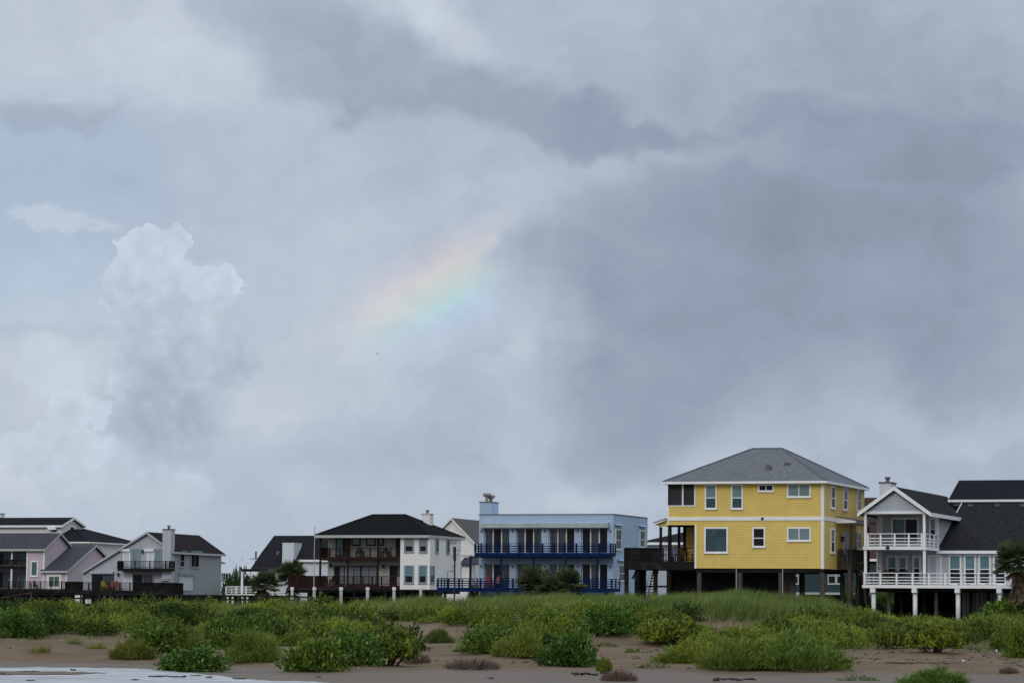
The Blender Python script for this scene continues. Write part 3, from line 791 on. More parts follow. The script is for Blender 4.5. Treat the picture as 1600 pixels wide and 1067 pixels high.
# pilings and the dark slatted store below
cols = [H.fx('g', x, 900) for x in (292, 552, 815, 1080)]
for i, cx in enumerate(cols):
    for j, cy in enumerate((.25, L * .5, L - .3)):
        MB().tube([(cx, cy, -.3), (cx, cy, zb - .28)], .17 + .02 * ((i + j) % 2), 10).build('piling', PILE, H.root)
H.box('floor_beam', xa + .05, -.05, .1, .4, zb - .28, zb - .002, BLKW); H.box('floor_beam', xa + .05, -.05, L * .5 - .15, L * .5 + .15, zb - .28, zb - .002, BLKW)
H.box('floor_frame', xa + .03, -.03, .45, L - .1, zb - .12, zb - .003, BLKW)
board_wall(H, H.fx('g', 135, 880, 2.2), H.fx('g', 912, 880, 2.2), 2.2, 0, zb - .13, BLKW)
board_wall(H, H.fx('g', 838, 880, 1.6), H.fx('g', 915, 880, 1.6), 1.6, 0, zb - .13, PILE, 'plank_panel')
MB().tube([(H.fx('g', 535, 900), .02, 0), (H.fx('g', 535, 900), .02, zb)], .035, 6).build('drain_pipe', PIPE, H.root)
MB().tube([(H.fx('g', 832, 900), .02, 0), (H.fx('g', 832, 900), .02, zb)], .03, 6).build('drain_pipe', PIPE, H.root)
# sea-side deck under the overhang
xd = H.fx('i', 122, 500); zt_ = H.fz('i', 540, 421); zdf = H.fz('i', 540, 588); zdb = H.fz('i', 540, 682)
H.floor('deck', xd, xa - .05, 0, 4.6, zdb, zdf, DWOOD)
H.box('deck_fascia', xd - .03, xa - .06, -.06, -.022, zdb - .02, zdf - .05, DWOOD)
H.rail(xd, .03, xa - .08, .03, zdf, zt_, [i / 9 for i in range(9)], (.12, .5), DWOOD, bal=.0, solid=(0, .50))
rw = H.rail(xd + .03, .1, xd + .03, 4.6, zdf, zt_, (.33, .66, 1), (.12,), DWOOD, solid=(0, 1))
H.rail(xd, 4.55, xa - .3, 4.55, zdf, zt_ - .02, [i / 7 for i in range(8)], (.12,), DWOOD, bal=.16)
mbx = MB(); xq0, xq1 = H.fx('i', 770, 480), xa - .1
zfa = H.fz('i', 300, 178)
xs = H.fx('i', 543, 300); xm = H.fx('i', 648, 300)
ztop = H.fz('i', 700, 160)
H.box('porch_post', xm - .1, xm + .1, .1, .3, -.3, ztop, DWOOD); H.box('porch_post', xs - .08, xs + .08, .1, .26, zdf, H.fz('i', 545, 175), DWOOD)
for cx in (xm, xs, xm + 1.6):
    H.box('porch_post', cx - .08, cx + .08, 2.3, 2.46, zdf, ztop - .02, DWOOD)
H.box('porch_beam', xs - .1, xa - .05, .08, .3, ztop, ztop + .16, DWOOD); H.box('porch_beam', xs - .1, xa - .05, 2.28, 2.5, ztop - .02, ztop + .15, DWOOD)
H.box('porch_ceiling', xl + .05, xa, .1, pd - .1, zq0 - .2, zq0 - .002, YEL)
xb = H.fx('i', 852, 300, pd)
H.box('porch_wall', xb, xa - .002, pd, L, zdf - .3, zq0 - .002, YEL)
H.box('porch_wall_edge', xb - .2, xb - .002, pd - .05, pd + .15, zdf, zq0 - .21, DWOOD)
sa, sz0 = H.F('i', 487, 128); sb, sz1 = H.F('i', 622, 84)
MB().prism([(sa, sz0), (sb - .02, sz1), (sb - .02, sz1 - .10), (sa, sz0 - .14)], -.25, pd + .6, lambda a, d, z: (a, d, z)).build('porch_roof', WHT, H.root)
MB().prism([(sa - .05, sz0 + .03), (sb - .02, sz1 + .05), (sb - .02, sz1 + .005), (sa - .05, sz0 - .01)], -.3, pd + .6, lambda a, d, z: (a, d, z)).build('porch_roof_shingles', RGREY, H.root)
gx, gz = H.F('i', 530, 172)
MB().prism([(gx, gz), (xl - .04, gz), (xl - .04, sz1 - .12), (gx, sz0 - .14 + (sz1 - sz0) * .2)], 0.02, .14, lambda a, d, z: (a, d, z)).build('porch_gable', YEL, H.root)
for x_, y_, r_ in ((145, .2, .16), (490, .4, .16), (655, .35, .2), (300, 2.4, .16), (330, 4.2, .15), (700, 4.2, .15)):
    cx = H.fx('i', x_, 800, y_); MB().tube([(cx, y_, -.3), (cx, y_, zdb - .002)], r_, 8).build('piling', DWOOD, H.root)
stair(H, H.fx('i', 340, 900, 1.0), .1, H.fx('i', 470, 700, 1.0), zdb + .1, .9, 2.0, DWOOD)
board_wall(H, H.fx('i', 240, 800, 3), H.fx('i', 375, 800, 3), 3.0, 0, zdb, DWOOD)
MB().prism([(H.fx('i', 185, 790), H.fz('i', 185, 790)), (H.fx('i', 250, 665), H.fz('i', 250, 665)), (H.fx('i', 275, 665), H.fz('i', 250, 665)), (H.fx('i', 210, 790), H.fz('i', 185, 790))], .3, .4, lambda a, d, z: (a, d, z)).build('brace', DWOOD, H.root)
YH = H; Y_ZDF = zdf; Y_ZF = zf; Y_YD = yd
Y_XD, Y_XA = xd, xa

# ---------------------------------------------------------------- white house with stacked balconies
H = House('white_balcony_house', q('k', 793, 880), 206, BASE, 'white gabled house with stacked white balconies on white concrete columns')
DP = 4.3                                           # depth of the porches
xL = H.fx('k', 92, 680)
(eLx, eLz), (apx, apz), (eRx, eRz) = H.F('k', 2, 462, -.35), H.F('k', 424, 150, -.35), H.F('k', 868, 462, -.35)
eLz = eRz = (eLz + eRz) / 2; apx = (eLx + eRx) / 2
zud = H.fz('k', 440, 862); zub = H.fz('k', 440, 902); zur = H.fz('k', 440, 708)
zbe = H.fz('k', 440, 470)
yg = H.sy('h', 770, 348, eRx); print('white', [round(v, 2) for v in (xL, eLx, eRx, apx, eRz, apz, zud, zub, zur, yg)])
roof = H.gable([(eLx, eLz), (apx, apz), (eRx, eRz)], -.35, 16.5, RCHAR, WHT, 'y', rake=.26)
sl = (apz - eRz) / (eRx - apx)
MB().prism([(xL, zbe), (0, zbe), (0, zbe + .05), (apx, apz - .3), (xL, zbe + .05)], 0, .12, lambda a, d, z: (a, d, z)).build('gable_wall', WSID, H.root)
zg0 = zbe + .14
H.lap('F', 0, xL, 0, zg0, apz - .45, WSID, .17, clip=lambda z: (max(xL + .05, apx - (apz - .36 - z) / sl), min(-.05, apx + (apz - .36 - z) / sl)))
H.box('gable_beam', xL - .08, .08, -.06, .14, zbe - .04, zbe + .14, WHT); H.box('gable_beam', -.06, .08, .142, DP, zbe - .04, zbe + .14, WHT); H.box('gable_beam', xL - .08, xL + .06, .142, DP, zbe - .04, zbe + .14, WHT)
H.box('balcony_ceiling', xL + .06, -.06, .12, DP, zbe + .06, zbe + .10, WSID)
zld = H.fz('l', 600, 515, -.3); zlb = H.fz('l', 600, 566, -.3); zlr = H.fz('l', 600, 333, -.3)
for cx in (xL, 0.0):
    H.box('column', cx - .085, cx + .085, -.02, .15, zud + .01, zbe - .042, WHT); H.box('column', cx - .085, cx + .085, -.02, .15, zld + .01, zub - .01, WHT)
H.floor('upper_balcony', xL - .1, .1, -.05, DP - .03, zub, zud, WSID)
H.box('balcony_fascia', xL - .13, .13, -.11, -.072, zub - .01, zud - .03, WHT); H.box('balcony_fascia', .122, .16, -.07, DP, zub - .01, zud - .03, WHT); H.box('balcony_fascia', xL - .16, xL - .122, -.07, DP, zub - .01, zud - .03, WHT)
bp = (0.02, .25, .5, .75, .98)
H.rail(xL + .09, .03, -.09, .03, zud, zur, bp, (.14, .38, .62), WHT, pw=.11, rh=.06)
H.rail(.04, .2, .04, DP - .05, zud, zur, (.0, .33, .66, .98), (.14, .38, .62), WHT, pw=.1, rh=.06)
H.rail(xL - .04, .2, xL - .04, DP - .05, zud, zur, (.0, .33, .66, .98), (.14, .38, .62), WHT, pw=.1, rh=.06)
# body of the gabled wing
H.box('wall', xL, 0, DP, 14.6, zlb, eRz - .02, WSID)
MB().prism([(xL, eRz - .02), (0, eRz - .02), (apx, apz - .35)], DP, 14.6, lambda a, d, z: (a, d, z)).build('attic_wall', WSID, H.root)
H.lap('S', 0, DP + .1, 14.6, zub, eRz - .05, GSID, .17)
H.lap('F', DP, xL + .08, -.08, zud, zbe + .05, GSID, .17); H.lap('F', DP, xL + .08, -.08, zld, zub, GSID, .17)
for z0_, z1_ in ((zud, zbe), (zld, zub)):
    H.box('corner_board', -.12, .05, DP - .05, DP, z0_, z1_, WHT); H.box('corner_board', xL - .04, xL + .12, DP - .05, DP, z0_, z1_, WHT)
    H.box('corner_board', .002, .05, DP + .001, DP + .16, z0_, z1_, WHT)
H.winq('F', DP, 'k', 400, 520, 735, 850, 'sl', (GGREEN, GDARK), cw=.14, name='sliding_door')
H.winq('F', DP, 'k', 235, 510, 300, 712, 'dh', (GPALE, GDARK), cw=.12, frac=.3); H.winq('F', DP, 'k', 850, 515, 946, 800, 'dh', (GSHADE, GDARK), cw=.14, frac=.5)
H.winq('F', DP, 'l', 440, 75, 605, 500, 'dh', (GTEAL, GDARK), cw=.13, frac=.56); H.winq('F', DP, 'l', 608, 75, 760, 500, 'dh', (GTEAL, GDARK), cw=.13, frac=.56)
H.winq('F', DP, 'l', 830, 75, 965, 500, 'dh', (GTEAL, GDARK), cw=.13, frac=.56)
H.winq('F', DP, 'l', 290, 10, 375, 320, 'dh', (GPALE, GDARK), cw=.12, frac=.2)
MB().tube([(H.fx('k', 362, 880), -.16, H.fz('k', 362, 880)), (H.fx('k', 362, 880), -.112, H.fz('k', 362, 880))], .13, 12).build('flood_lamp', BLACK, H.root)
# main wing to the right: big roof, row of windows
xw0 = 0.0; xw1 = 13.0; ew = DP - .45
xe0, zem = H.F('m', 16, 592, ew); zem2 = H.fz('m', 300, 583, ew); zef = H.fz('m', 300, 604, ew)
H.box('wall', .052, xw1, DP + .01, 15, zlb, zem2 - .05, WSID)
H.lap('F', DP + .01, .06, xw1, zld, zef, GSID, .17)
pit = math.tan(math.radians(22.5))
def on_plane(H, s, x, y, yb, zb_, p):
    lo, hi = yb, yb + 30
    for _ in range(60):
        mid = (lo + hi) / 2
        if H.F(s, x, y, mid)[1] > zb_ + (mid - yb) * p: lo = mid
        else: hi = mid
    xx, zz = H.F(s, x, y, lo); return xx, lo, zz
x_a, y_a, z_a = on_plane(H, 'm', 110, 208, ew, zem2, pit)
print('main roof', round(xe0, 2), round(zem2, 2), [round(v, 2) for v in (x_a, y_a, z_a)])
t_ = .16
MB().prism([(ew, zem2), (y_a + .3, z_a + .3 * pit), (y_a + .3, z_a + .3 * pit - t_), (ew, zem2 - t_)], xe0, xw1 + .4, lambda a, d, z: (d, a, z)).build('main_roof', RCHAR, H.root)
mr = H.root.children[-1] if False else [o for o in COL.objects if o.name.startswith('main_roof')][0]
MB().box(xe0 - .03, xw1 + .43, ew - .05, ew - .003, zef, zem2 + .01).build('fascia', WHT, mr)
MB().prism([(ew - .05, zem2 + .02), (y_a + .3, z_a + .3 * pit + .02), (y_a + .3, z_a + .3 * pit - .2), (ew - .05, zem2 - .2)], xe0 - .045, xe0 - .003, lambda a, d, z: (d, a, z)).build('rake_board', WHT, mr)
MB().box(xe0, xw1 + .4, ew, DP + .01, zef, zef + .03).build('soffit', WHT, mr)
y_b = y_a - .25; z_b0, z_b1 = H.fz('m', 300, 213, y_b), H.fz('m', 300, 197, y_b)
x_r, y_r, z_r = on_plane(H, 'm', 120, 50, y_b, z_b1, pit)
x_b0 = H.fx('m', 108, 205, y_b)
MB().prism([(y_b, z_b1), (y_r, z_r), (2 * y_r - y_b, z_b1), (2 * y_r - y_b, z_b0), (y_r, z_r - t_), (y_b, z_b0)], x_b0 - .02, xw1 + .4, lambda a, d, z: (d, a, z)).build('upper_roof', RDRK, H.root)
ur = [o for o in COL.objects if o.name.startswith('upper_roof')][0]
MB().box(x_b0 - .05, xw1 + .43, y_b - .05, y_b - .003, z_b0, z_b1 + .01).build('fascia', WHT, ur)
MB().prism([(y_b, z_b1 + .03), (y_r, z_r + .03), (y_r, z_r - .06), (y_b, z_b1 - .06)], x_b0 - .06, x_b0 - .022, lambda a, d, z: (d, a, z)).build('rake_board', EAVE, ur)
H.box('upper_wall', x_b0 + .3, xw1, y_b + .35, 2 * y_r - y_b - .3, z_a - .3, z_b0 + .05, WSID)
for s_ in ((275, 240), (478, 240), (670, 240)):
    xx, yy, zz = on_plane(H, 'm', *s_, ew, zem2, pit); MB().box(xx - .16, xx + .16, yy - .12, yy + .12, zz - .1, zz + .09).build('roof_vent', GALV, mr)
for a, c in ((110, 205), (226, 316), (336, 428), (447, 545)):
    H.winq('F', DP + .01, 'm', a, 612, c, 842, 'dh', (GTEAL, GDARK), cw=.10, frac=.52)
(da, dz), (db, _) = H.F('l', 1060, 60, DP + .01), H.F('l', 1285, 60, DP + .01)
H.win('F', DP + .01, da, db, zld + .02, dz, 'fx', (SHUT, None), cw=.18, name='door')
# lower deck on white columns
xdl = H.fx('l', 82, 540, -.3); xdr = 7.2
H.floor('lower_deck', xdl, xdr, -.3, DP, zlb + .05, zld, WSID)
H.box('deck_fascia', xdl - .04, xdr, -.37, -.322, zlb, zld - .03, WHT); H.box('deck_fascia', xdl - .06, xdl - .022, -.32, DP, zlb, zld - .03, WHT)
pp = [H.fx('l', x, 420, -.25) for x in (100, 343, 590, 832, 1080, 1328)] + [H.fx('h', x, 770, -.25) for x in (765, 882, 997, 1112)]
W_ = xdr - xdl
H.rail(xdl + .02, -.25, xdr, -.25, zld, zlr, [(x - xdl) / W_ for x in pp], (.14, .38, .62), WHT, pw=.12, rh=.06)
H.rail(xdl + .02, -.18, xdl + .02, DP, zld, zlr, (.33, .66, .98), (.14, .38, .62), WHT, pw=.1, rh=.06)
capz = H.fz('l', 240, 634, -.15)
for s_, x_ in (('l', 240), ('l', 870), ('h', 741), ('h', 1031)):
    cx = H.fx(s_, x_, 700 if s_ == 'l' else 860, -.1)
    c = MB().tube([(cx, -.05, -.3), (cx, -.05, capz)], .155, 14).build('column', CONC, H.root, True)
    MB().box(cx - .17, cx + .17, -.36, .3, capz, zlb + .01).build('column_cap', WHT, c)
for s_, x_ in (('l', 475), ('l', 665), ('l', 1015), ('l', 1190), ('h', 830), ('h', 950)):
    cx = H.fx(s_, x_, 700 if s_ == 'l' else 880, 5.5)
    MB().tube([(cx, 5.5, -.3), (cx, 5.5, zlb)], .13, 10).build('column', CONC if x_ in (475, 1190) else PILE, H.root, True)
H.box('floor_frame', xdl + .1, xw1, .1, 14.5, zlb - .22, zlb + .04, BLKW)
board_wall(H, H.fx('h', 770, 880, 6), H.fx('h', 1300, 880, 6), 6, 0, zlb - .2, GSID, 'slat_wall', .3, .06)
board_wall(H, H.fx('h', 300, 880, 9), H.fx('h', 1300, 880, 9), 9, 0, zlb - .2, BLKW, 'slat_wall', .3)
# chimney
vc = 6.5; ca, cz = H.F('k', 258, 112, vc); cb = H.fx('k', 396, 112, vc); cl = min(1.6, H.sy('k', 476, 120, cb) - vc)
chimney(H, ca, cb, vc, vc + max(.8, cl), eRz, cz, SHUT, GALV)
WH = H; W_Z = (zud, zld); W_DP = DP

# ---------------------------------------------------------------- light blue flat-roofed house with navy decks
H = House('blue_flat_roof_house', q('f', 790, 820), 265, BASE, 'light blue flat-roofed beach house with navy balcony and deck rails')
xl = H.fx('e', 525, 400); zt = H.fz('f', 785, 135); L = H.sy('f', 1095, 400); zpb = H.fz('e', 800, 335)
zu1 = H.fz('e', 800, 385); zuf = H.fz('e', 800, 610); zl1 = H.fz('e', 760, 712); zlf = H.fz('e', 760, 935)
print('blue', [round(v, 2) for v in (xl, zt, L, zpb, zu1, zuf, zl1, zlf)])
H.box('wall', xl, 0, .4, L, 0.3, zt - .25, BLU)
H.box('parapet', xl, 0, 0, .4, zu1 - .02, zt, BLU); H.box('parapet', -.2, 0, .402, L, zt - .249, zt, BLU); H.box('parapet', xl, xl + .2, .402, L, zt - .249, zt, BLU)
H.box('coping', xl - .04, .05, -.05, .45, zt + .001, zt + .07, GALV); H.box('coping', -.25, .05, .452, L, zt + .001, zt + .07, GALV)
H.box('storey_band', xl, 0, 0, .4, zl1, zuf, BLU)
bays = [(q('e', 577, 0)[0], q('e', 811, 0)[0]), (q('e', 873, 0)[0], q('f', 154, 0)[0]), (q('f', 218, 0)[0], q('f', 447, 0)[0]), (q('f', 510, 0)[0], q('f', 742, 0)[0])]
MULL = paint('cream_mullion', (0.66, 0.65, 0.60), var=.06)
for z0_, z1_, py in ((zuf, zu1, 850), (zlf, zl1, 900)):
    edges = []
    for i, (p0, p1) in enumerate(bays):
        a0, a1 = H.fx('w', p0, py, .2), H.fx('w', p1, py, .2); edges.append((a0, a1)); w = (a1 - a0)
        fr = MB()
        for t in (0, 1 / 3, 2 / 3, 1):
            fr.box(a0 + w * t - (.05 if 0 < t < 1 else (0 if t == 0 else .06)), a0 + w * t + (.05 if 0 < t < 1 else (.06 if t == 0 else 0)), .20, .32, z0_, z1_)
        fr.box(a0, a1, .205, .315, z1_ - .06, z1_ - .001)
        g = fr.build('glass_front', MULL, H.root)
        for j in range(3):
            b0 = a0 + w * j / 3 + .05; b1 = a0 + w * (j + 1) / 3 - .05
            MB().box(b0, b1, .27, .285, z0_ + .02, z1_ - .06).build('pane', (GCURT, GDARK, GCURT, GDARK, GCURT)[(i * 2 + j + int(py)) % 5], g)
    ends = [xl] + [e for p in edges for e in p] + [0]
    for a0, a1 in zip(ends[::2], ends[1::2]):
        H.box('pier', a0, a1, 0, .398, z0_ - (.3 if py == 900 else 0) , z1_ - .002, BLU)
        if a1 - a0 > .4: MB().tube([((a0 + a1) / 2, -.02, z1_ - .25), ((a0 + a1) / 2, -.14, z1_ - .25)], [.1, .07], 10).build('wall_lamp', GALV, H.root)
MB().prism([(0.0, zpb), (-.5, zpb - .06), (-.5, zu1 + .02), (0.0, zu1 + .02)], H.fx('e', 547, 360), H.fx('f', 756, 230), lambda a, d, z: (d, a - .002, z)).build('window_hood', LEDGE, H.root)
yb = -1.5; bx0, bx1 = H.fx('e', 487, 600, yb), H.fx('f', 765, 480, yb); zbt, zbb, zbr = H.fz('e', 700, 612, yb), H.fz('e', 700, 641, yb), H.fz('e', 700, 524, yb)
H.floor('balcony', bx0, bx1, yb, -.01, zbb, zbt, NAVY); H.box('balcony_fascia', bx0 - .03, bx1 + .03, yb - .06, yb - .022, zbb - .05, zbt - .02, NAVY)
H.rail(bx0, yb + .04, bx1, yb + .04, zbt, zbr, [i / 12 for i in range(13)], (.2, .45, .7), NAVY, pw=.14, rh=.09)
H.rail(bx0 + .03, yb + .1, bx0 + .03, -.02, zbt, zbr, (.5, .98), (.2, .45, .7), NAVY, rh=.06); H.rail(bx1 - .03, yb + .1, bx1 - .03, -.02, zbt, zbr, (.5, .98), (.2, .45, .7), NAVY, rh=.06)
ydk = -2.4; dx0, dx1 = H.fx('e', 140, 900, ydk), H.fx('f', 775, 760, ydk); zdt, zdb, zdr = H.fz('e', 600, 934, ydk), H.fz('e', 600, 966, ydk), H.fz('e', 600, 848, ydk)
H.floor('deck', dx0, dx1, ydk, -.01, zdb, zdt, NAVY); H.box('deck_fascia', dx0 - .03, dx1 + .03, ydk - .06, ydk - .022, zdb - .08, zdt - .02, NAVY)
H.rail(dx0, ydk + .04, dx1, ydk + .04, zdt, zdr, [i / 16 for i in range(17)], (.2, .45, .7), NAVY, pw=.14, rh=.09)
H.rail(dx0 + .03, ydk + .1, dx0 + .03, -.02, zdt, zdr, (.33, .66, .98), (.2, .45, .7), NAVY, rh=.06); H.rail(dx1 - .03, ydk + .1, dx1 - .03, -.02, zdt, zdr, (.5, .98), (.2, .45, .7), NAVY, rh=.06)
H.rail(dx0, -.05, xl - .1, -.05, zdt, zdr, [0, .25, .5, .75, 1], (.2, .45, .7), NAVY, rh=.06)
H.box('deck_return', dx0, xl - .05, -.01, .6, zdb, zdt - .002, NAVY)
for s_, x_ in (('e', 445), ('e', 727), ('e', 1030), ('f', 365), ('f', 648)):
    cx = H.fx(s_, x_, 750, yb + .1); H.box('porch_post', cx - .08, cx + .08, yb + .02, yb + .18, zdt, zbb - .002, NAVY)
H.box('porch_beam', H.fx('e', 441, 648, yb + .1) - .06, bx1 - .1, yb + .03, yb + .17, zbb - .16, zbb - .052, NAVY)
for i in range(7):
    cx = dx0 + .6 + (dx1 - dx0 - 1.2) * i / 6; MB().tube([(cx, ydk + .3, -.3), (cx, ydk + .3, zdb)], .14, 8).build('piling', BLKW, H.root)
H.box('floor_frame', xl, 0, .1, L - .2, .0, .29, BLKW)
# roof stair tower with two turbine vents
tx0, tx1 = H.fx('e', 530, 200, .5), H.fx('e', 640, 200, .5); ztw = H.fz('e', 600, 147, .5); ty = max(2.0, min(5, H.sy('e', 705, 200, tx1)))
tw = H.box('stair_tower', tx0, tx1, .5, ty, zt - .3, ztw, BLU); MB().box(tx0 - .05, tx1 + .05, .45, ty + .05, ztw + .001, ztw + .08).build('coping', GALV, tw)
for x_, yv, zz in ((598, 1.2, 95), (635, 1.8, 112)):
    cx, cz = H.F('e', x_, zz, yv)
    MB().tube([(cx, yv, ztw), (cx, yv, cz)], .15, 10).tube([(cx, yv, cz), (cx, yv, cz + .1), (cx, yv, cz + .28), (cx, yv, cz + .34)], [.2, .36, .36, .2], 12).build('turbine_vent', VENT, tw)
for (a, b_, c, d) in ((806, 260, 857, 452), (1022, 273, 1066, 432), (832, 578, 888, 732)):
    H.winq('S', 0, 'f', a, b_, c, d, 'dh', (GDARK, GDARK), case=MULL, cw=.11)
    ya_, za_ = H.S('f', a - 4, b_ - 45); yc_, zc_ = H.S('f', c + 8, b_ - 45)
    MB().prism([(.0, za_), (.30, za_ - .1), (.30, za_ - .16), (.0, za_ - .08)], ya_, yc_, lambda a, d, z: (a + .002, d, z)).build('window_hood', BLU, H.root)
BH = H; B_Z = (zbt, zdt); B_DX = (dx0, dx1)

# ---------------------------------------------------------------- cream house with red-brown balconies
H = House('brown_balcony_house', q('d', 1316, 795), 315, BASE, 'cream two-storey house with black hip roof and red-brown wooden balconies')
xw = H.fx('d', 1063, 600); R = 2.0; xv = H.fx('d', 412, 600, R); L = H.sy('e', 356, 600); z0 = H.fz('d', 1200, 796)
y0 = -.5; x0 = H.fx('d', 293, 322, y0); x1 = H.fx('d', 1314, 322, y0); y1 = H.sy('e', 396, 476, x1); yr = (y0 + y1) / 2; zev = H.fz('d', 700, 318, y0)
xra, zr = H.F('d', 812, 137, yr); xrb = H.fx('d', 1103, 135, yr)
print('brown', [round(v, 2) for v in (xw, xv, L, z0, x0, x1, y1, zev, xra, xrb, zr)])
H.box('wall', xw, 0, 0, L, z0 - .2, zev - .1, CRM); H.box('wall', xv, xw - .002, R, L, z0 - .2, zev - .1, CRM)
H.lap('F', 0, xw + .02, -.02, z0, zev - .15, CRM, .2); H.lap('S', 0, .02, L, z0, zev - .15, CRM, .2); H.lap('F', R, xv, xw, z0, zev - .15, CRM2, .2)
H.box('corner_board', -.14, .05, -.05, 0, z0 - .1, zev - .2, WHT); H.box('corner_board', .002, .05, .001, .2, z0 - .1, zev - .2, WHT); H.box('corner_board', xw - .03, xw + .14, -.05, 0, z0 - .1, zev - .2, WHT)
H.hip(x0, x1, y0, y1, zev, xra, xrb, yr, zr, RBLK, EAVE, fh=.28)
for (a, b_, c, d) in ((1097, 337, 1183, 474), (1229, 337, 1303, 475), (1096, 586, 1182, 752), (1224, 586, 1300, 753)):
    H.winq('F', 0, 'd', a, b_, c, d, 'dh', (GPALE if b_ < 400 else GTEAL, GDARK), case=SAGE, cw=.16, frac=.42)
for (a, b_, c, d) in ((1320, 588, 1361, 754), (1371, 345, 1399, 482), (1468, 348, 1497, 488)):
    H.winq('S', 0, 'd', a, b_, c, d, 'dh', (GTEAL if b_ > 400 else GDARK, GDARK), case=SAGE, cw=.2)
(va, vz1), (vb, vz0) = H.S('d', 1507, 350), H.S('d', 1557, 386); H.win('S', 0, va, vb, vz0, vz1, 'fx', (GSID, None), case=EAVE, cw=.1, name='gable_vent')
zu, zub, zur = H.fz('d', 700, 512), H.fz('d', 700, 543), H.fz('d', 700, 430); xL = H.fx('d', 337, 480)
zl, zlb, zlr = H.fz('d', 700, 768), H.fz('d', 700, 798), H.fz('d', 700, 682); xdl = H.fx('d', 60, 720)
H.floor('upper_balcony', xL, xw - .01, 0, R - .01, zub, zu, RWOOD)
H.rail(xL, .06, xw - .02, .06, zu, zur, [i / 8 for i in range(9)], (.15,), RWOOD, bal=.15, pw=.12); H.rail(xL + .05, .1, xL + .05, R, zu, zur, (.5, .98), (.15,), RWOOD, solid=(0, 1))
H.floor('lower_deck', xdl, xw - .01, 0, R + .6, zlb, zl, RWOOD)
H.rail(xdl, .06, xw - .02, .06, zl, zlr, [i / 12 for i in range(13)], (.15,), RWOOD, bal=.15, solid=(0, .275), pw=.12); H.rail(xdl + .05, .1, xdl + .05, R + .5, zl, zlr, (.5, .98), (.15,), RWOOD, solid=(0, 1))
H.rail(xdl, R + .5, xv - .1, R + .5, zl, zlr, (0, .5, 1), (.15,), RWOOD, solid=(0, 1))
for x_, za_ in ((341, 0), (585, 1), (856, 1)):
    cx = H.fx('d', x_, 600, .1)
    H.box('porch_post', cx - .09, cx + .09, .04 + .1, .22 + .1, zl, zub - .002, RWOOD)
    H.box('porch_post', cx - .09, cx + .09, .04 + .1, .22 + .1, zu, zev - .25, RWOOD)
for (a, b_, c, d, st, gl, nm) in ((485, 345, 612, 505, 'sl', (GTEAL, GDARK), 'sliding_door'), (626, 342, 706, 412, 'fx', (GPALE, None), 'window'), (756, 342, 840, 412, 'fx', (GPALE, None), 'window'), (856, 342, 914, 412, 'fx', (GPALE, None), 'window'), (1022, 345, 1062, 505, 'fx', (GDARK, None), 'door')):
    H.winq('F', R, 'd', a, b_, c, d, st, gl, case=BWOOD, cw=.12, name=nm)
for (a, b_, c, d, st, gl, nm) in ((472, 590, 566, 765, 'sl', (GDARK, GPALE), 'sliding_door'), (586, 590, 708, 765, 'sl', (GPALE, GPALE), 'sliding_door'), (710, 590, 855, 765, 'sl', (GPALE, GPALE), 'sliding_door'), (966, 590, 1030, 765, 'fx', (GDARK, None), 'door'), (1032, 590, 1062, 680, 'fx', (GTEAL, None), 'window')):
    H.winq('F', R, 'd', a, b_, c, d, st, gl, case=BWOOD, cw=.11, name=nm)
lamp(H, 'F', R, H.fx('d', 440, 590, R), H.fz('d', 440, 590, R)); lamp(H, 'F', R, H.fx('d', 912, 600, R), H.fz('d', 912, 600, R))
vc = yr + 1.5; ca, cz = H.F('d', 1250, 133, vc); cb = H.fx('d', 1325, 133, vc)
chimney(H, ca, cb, vc, vc + 1.0, zev, cz, CRM, CRM2)
for i in range(8):
    cx = xdl + .4 + (xw - xdl - .5) * i / 7; MB().tube([(cx, .4, -.3), (cx, .4, zlb)], .13, 8).build('piling', BLKW, H.root)
for i in range(4):
    cx = xw + .3 - xw * i / 3.4; MB().tube([(cx, .3, -.3), (cx, .3, z0 - .2)], .13, 8).build('piling', BLKW, H.root)
H.box('floor_frame', xdl + .2, -.05, .6, L, z0 - .45, z0 - .201, BLKW)
board_wall(H, xdl + .5, -.1, 4.0, 0, z0 - .3, BLKW)
BR = H; BR_Z = (zu, zl); BR_X = (xL, xw, xdl)
# row of white-capped posts joined by a dark rail, in front of the brown balconies
H = House('post_fence', q('d', 95, 880), 309, BASE, 'row of stout white posts with a dark rail below the red-brown deck', 'fence')
for x_ in (95, 293, 532, 768, 1005, 1243):
    cx, zt_ = H.F('d', x_, 783)
    p = MB().tube([(cx, 0, -.3), (cx, 0, zt_ - .3)], .16, 10).build('post', POSTC, H.root, True)
    MB().tube([(cx, 0, zt_ - .3), (cx, 0, zt_ - .02), (cx, 0, zt_)], [.19, .19, .15], 10).build('post_cap', CONC, p)
za, zc = H.fz('d', 700, 806), H.fz('d', 700, 826); xe = H.fx('d', 1400, 800)
for z_ in (za, za - .75):
    H.box('rail', -.2, xe, .19, .27, z_ - .09, z_ + .06, BLKW)

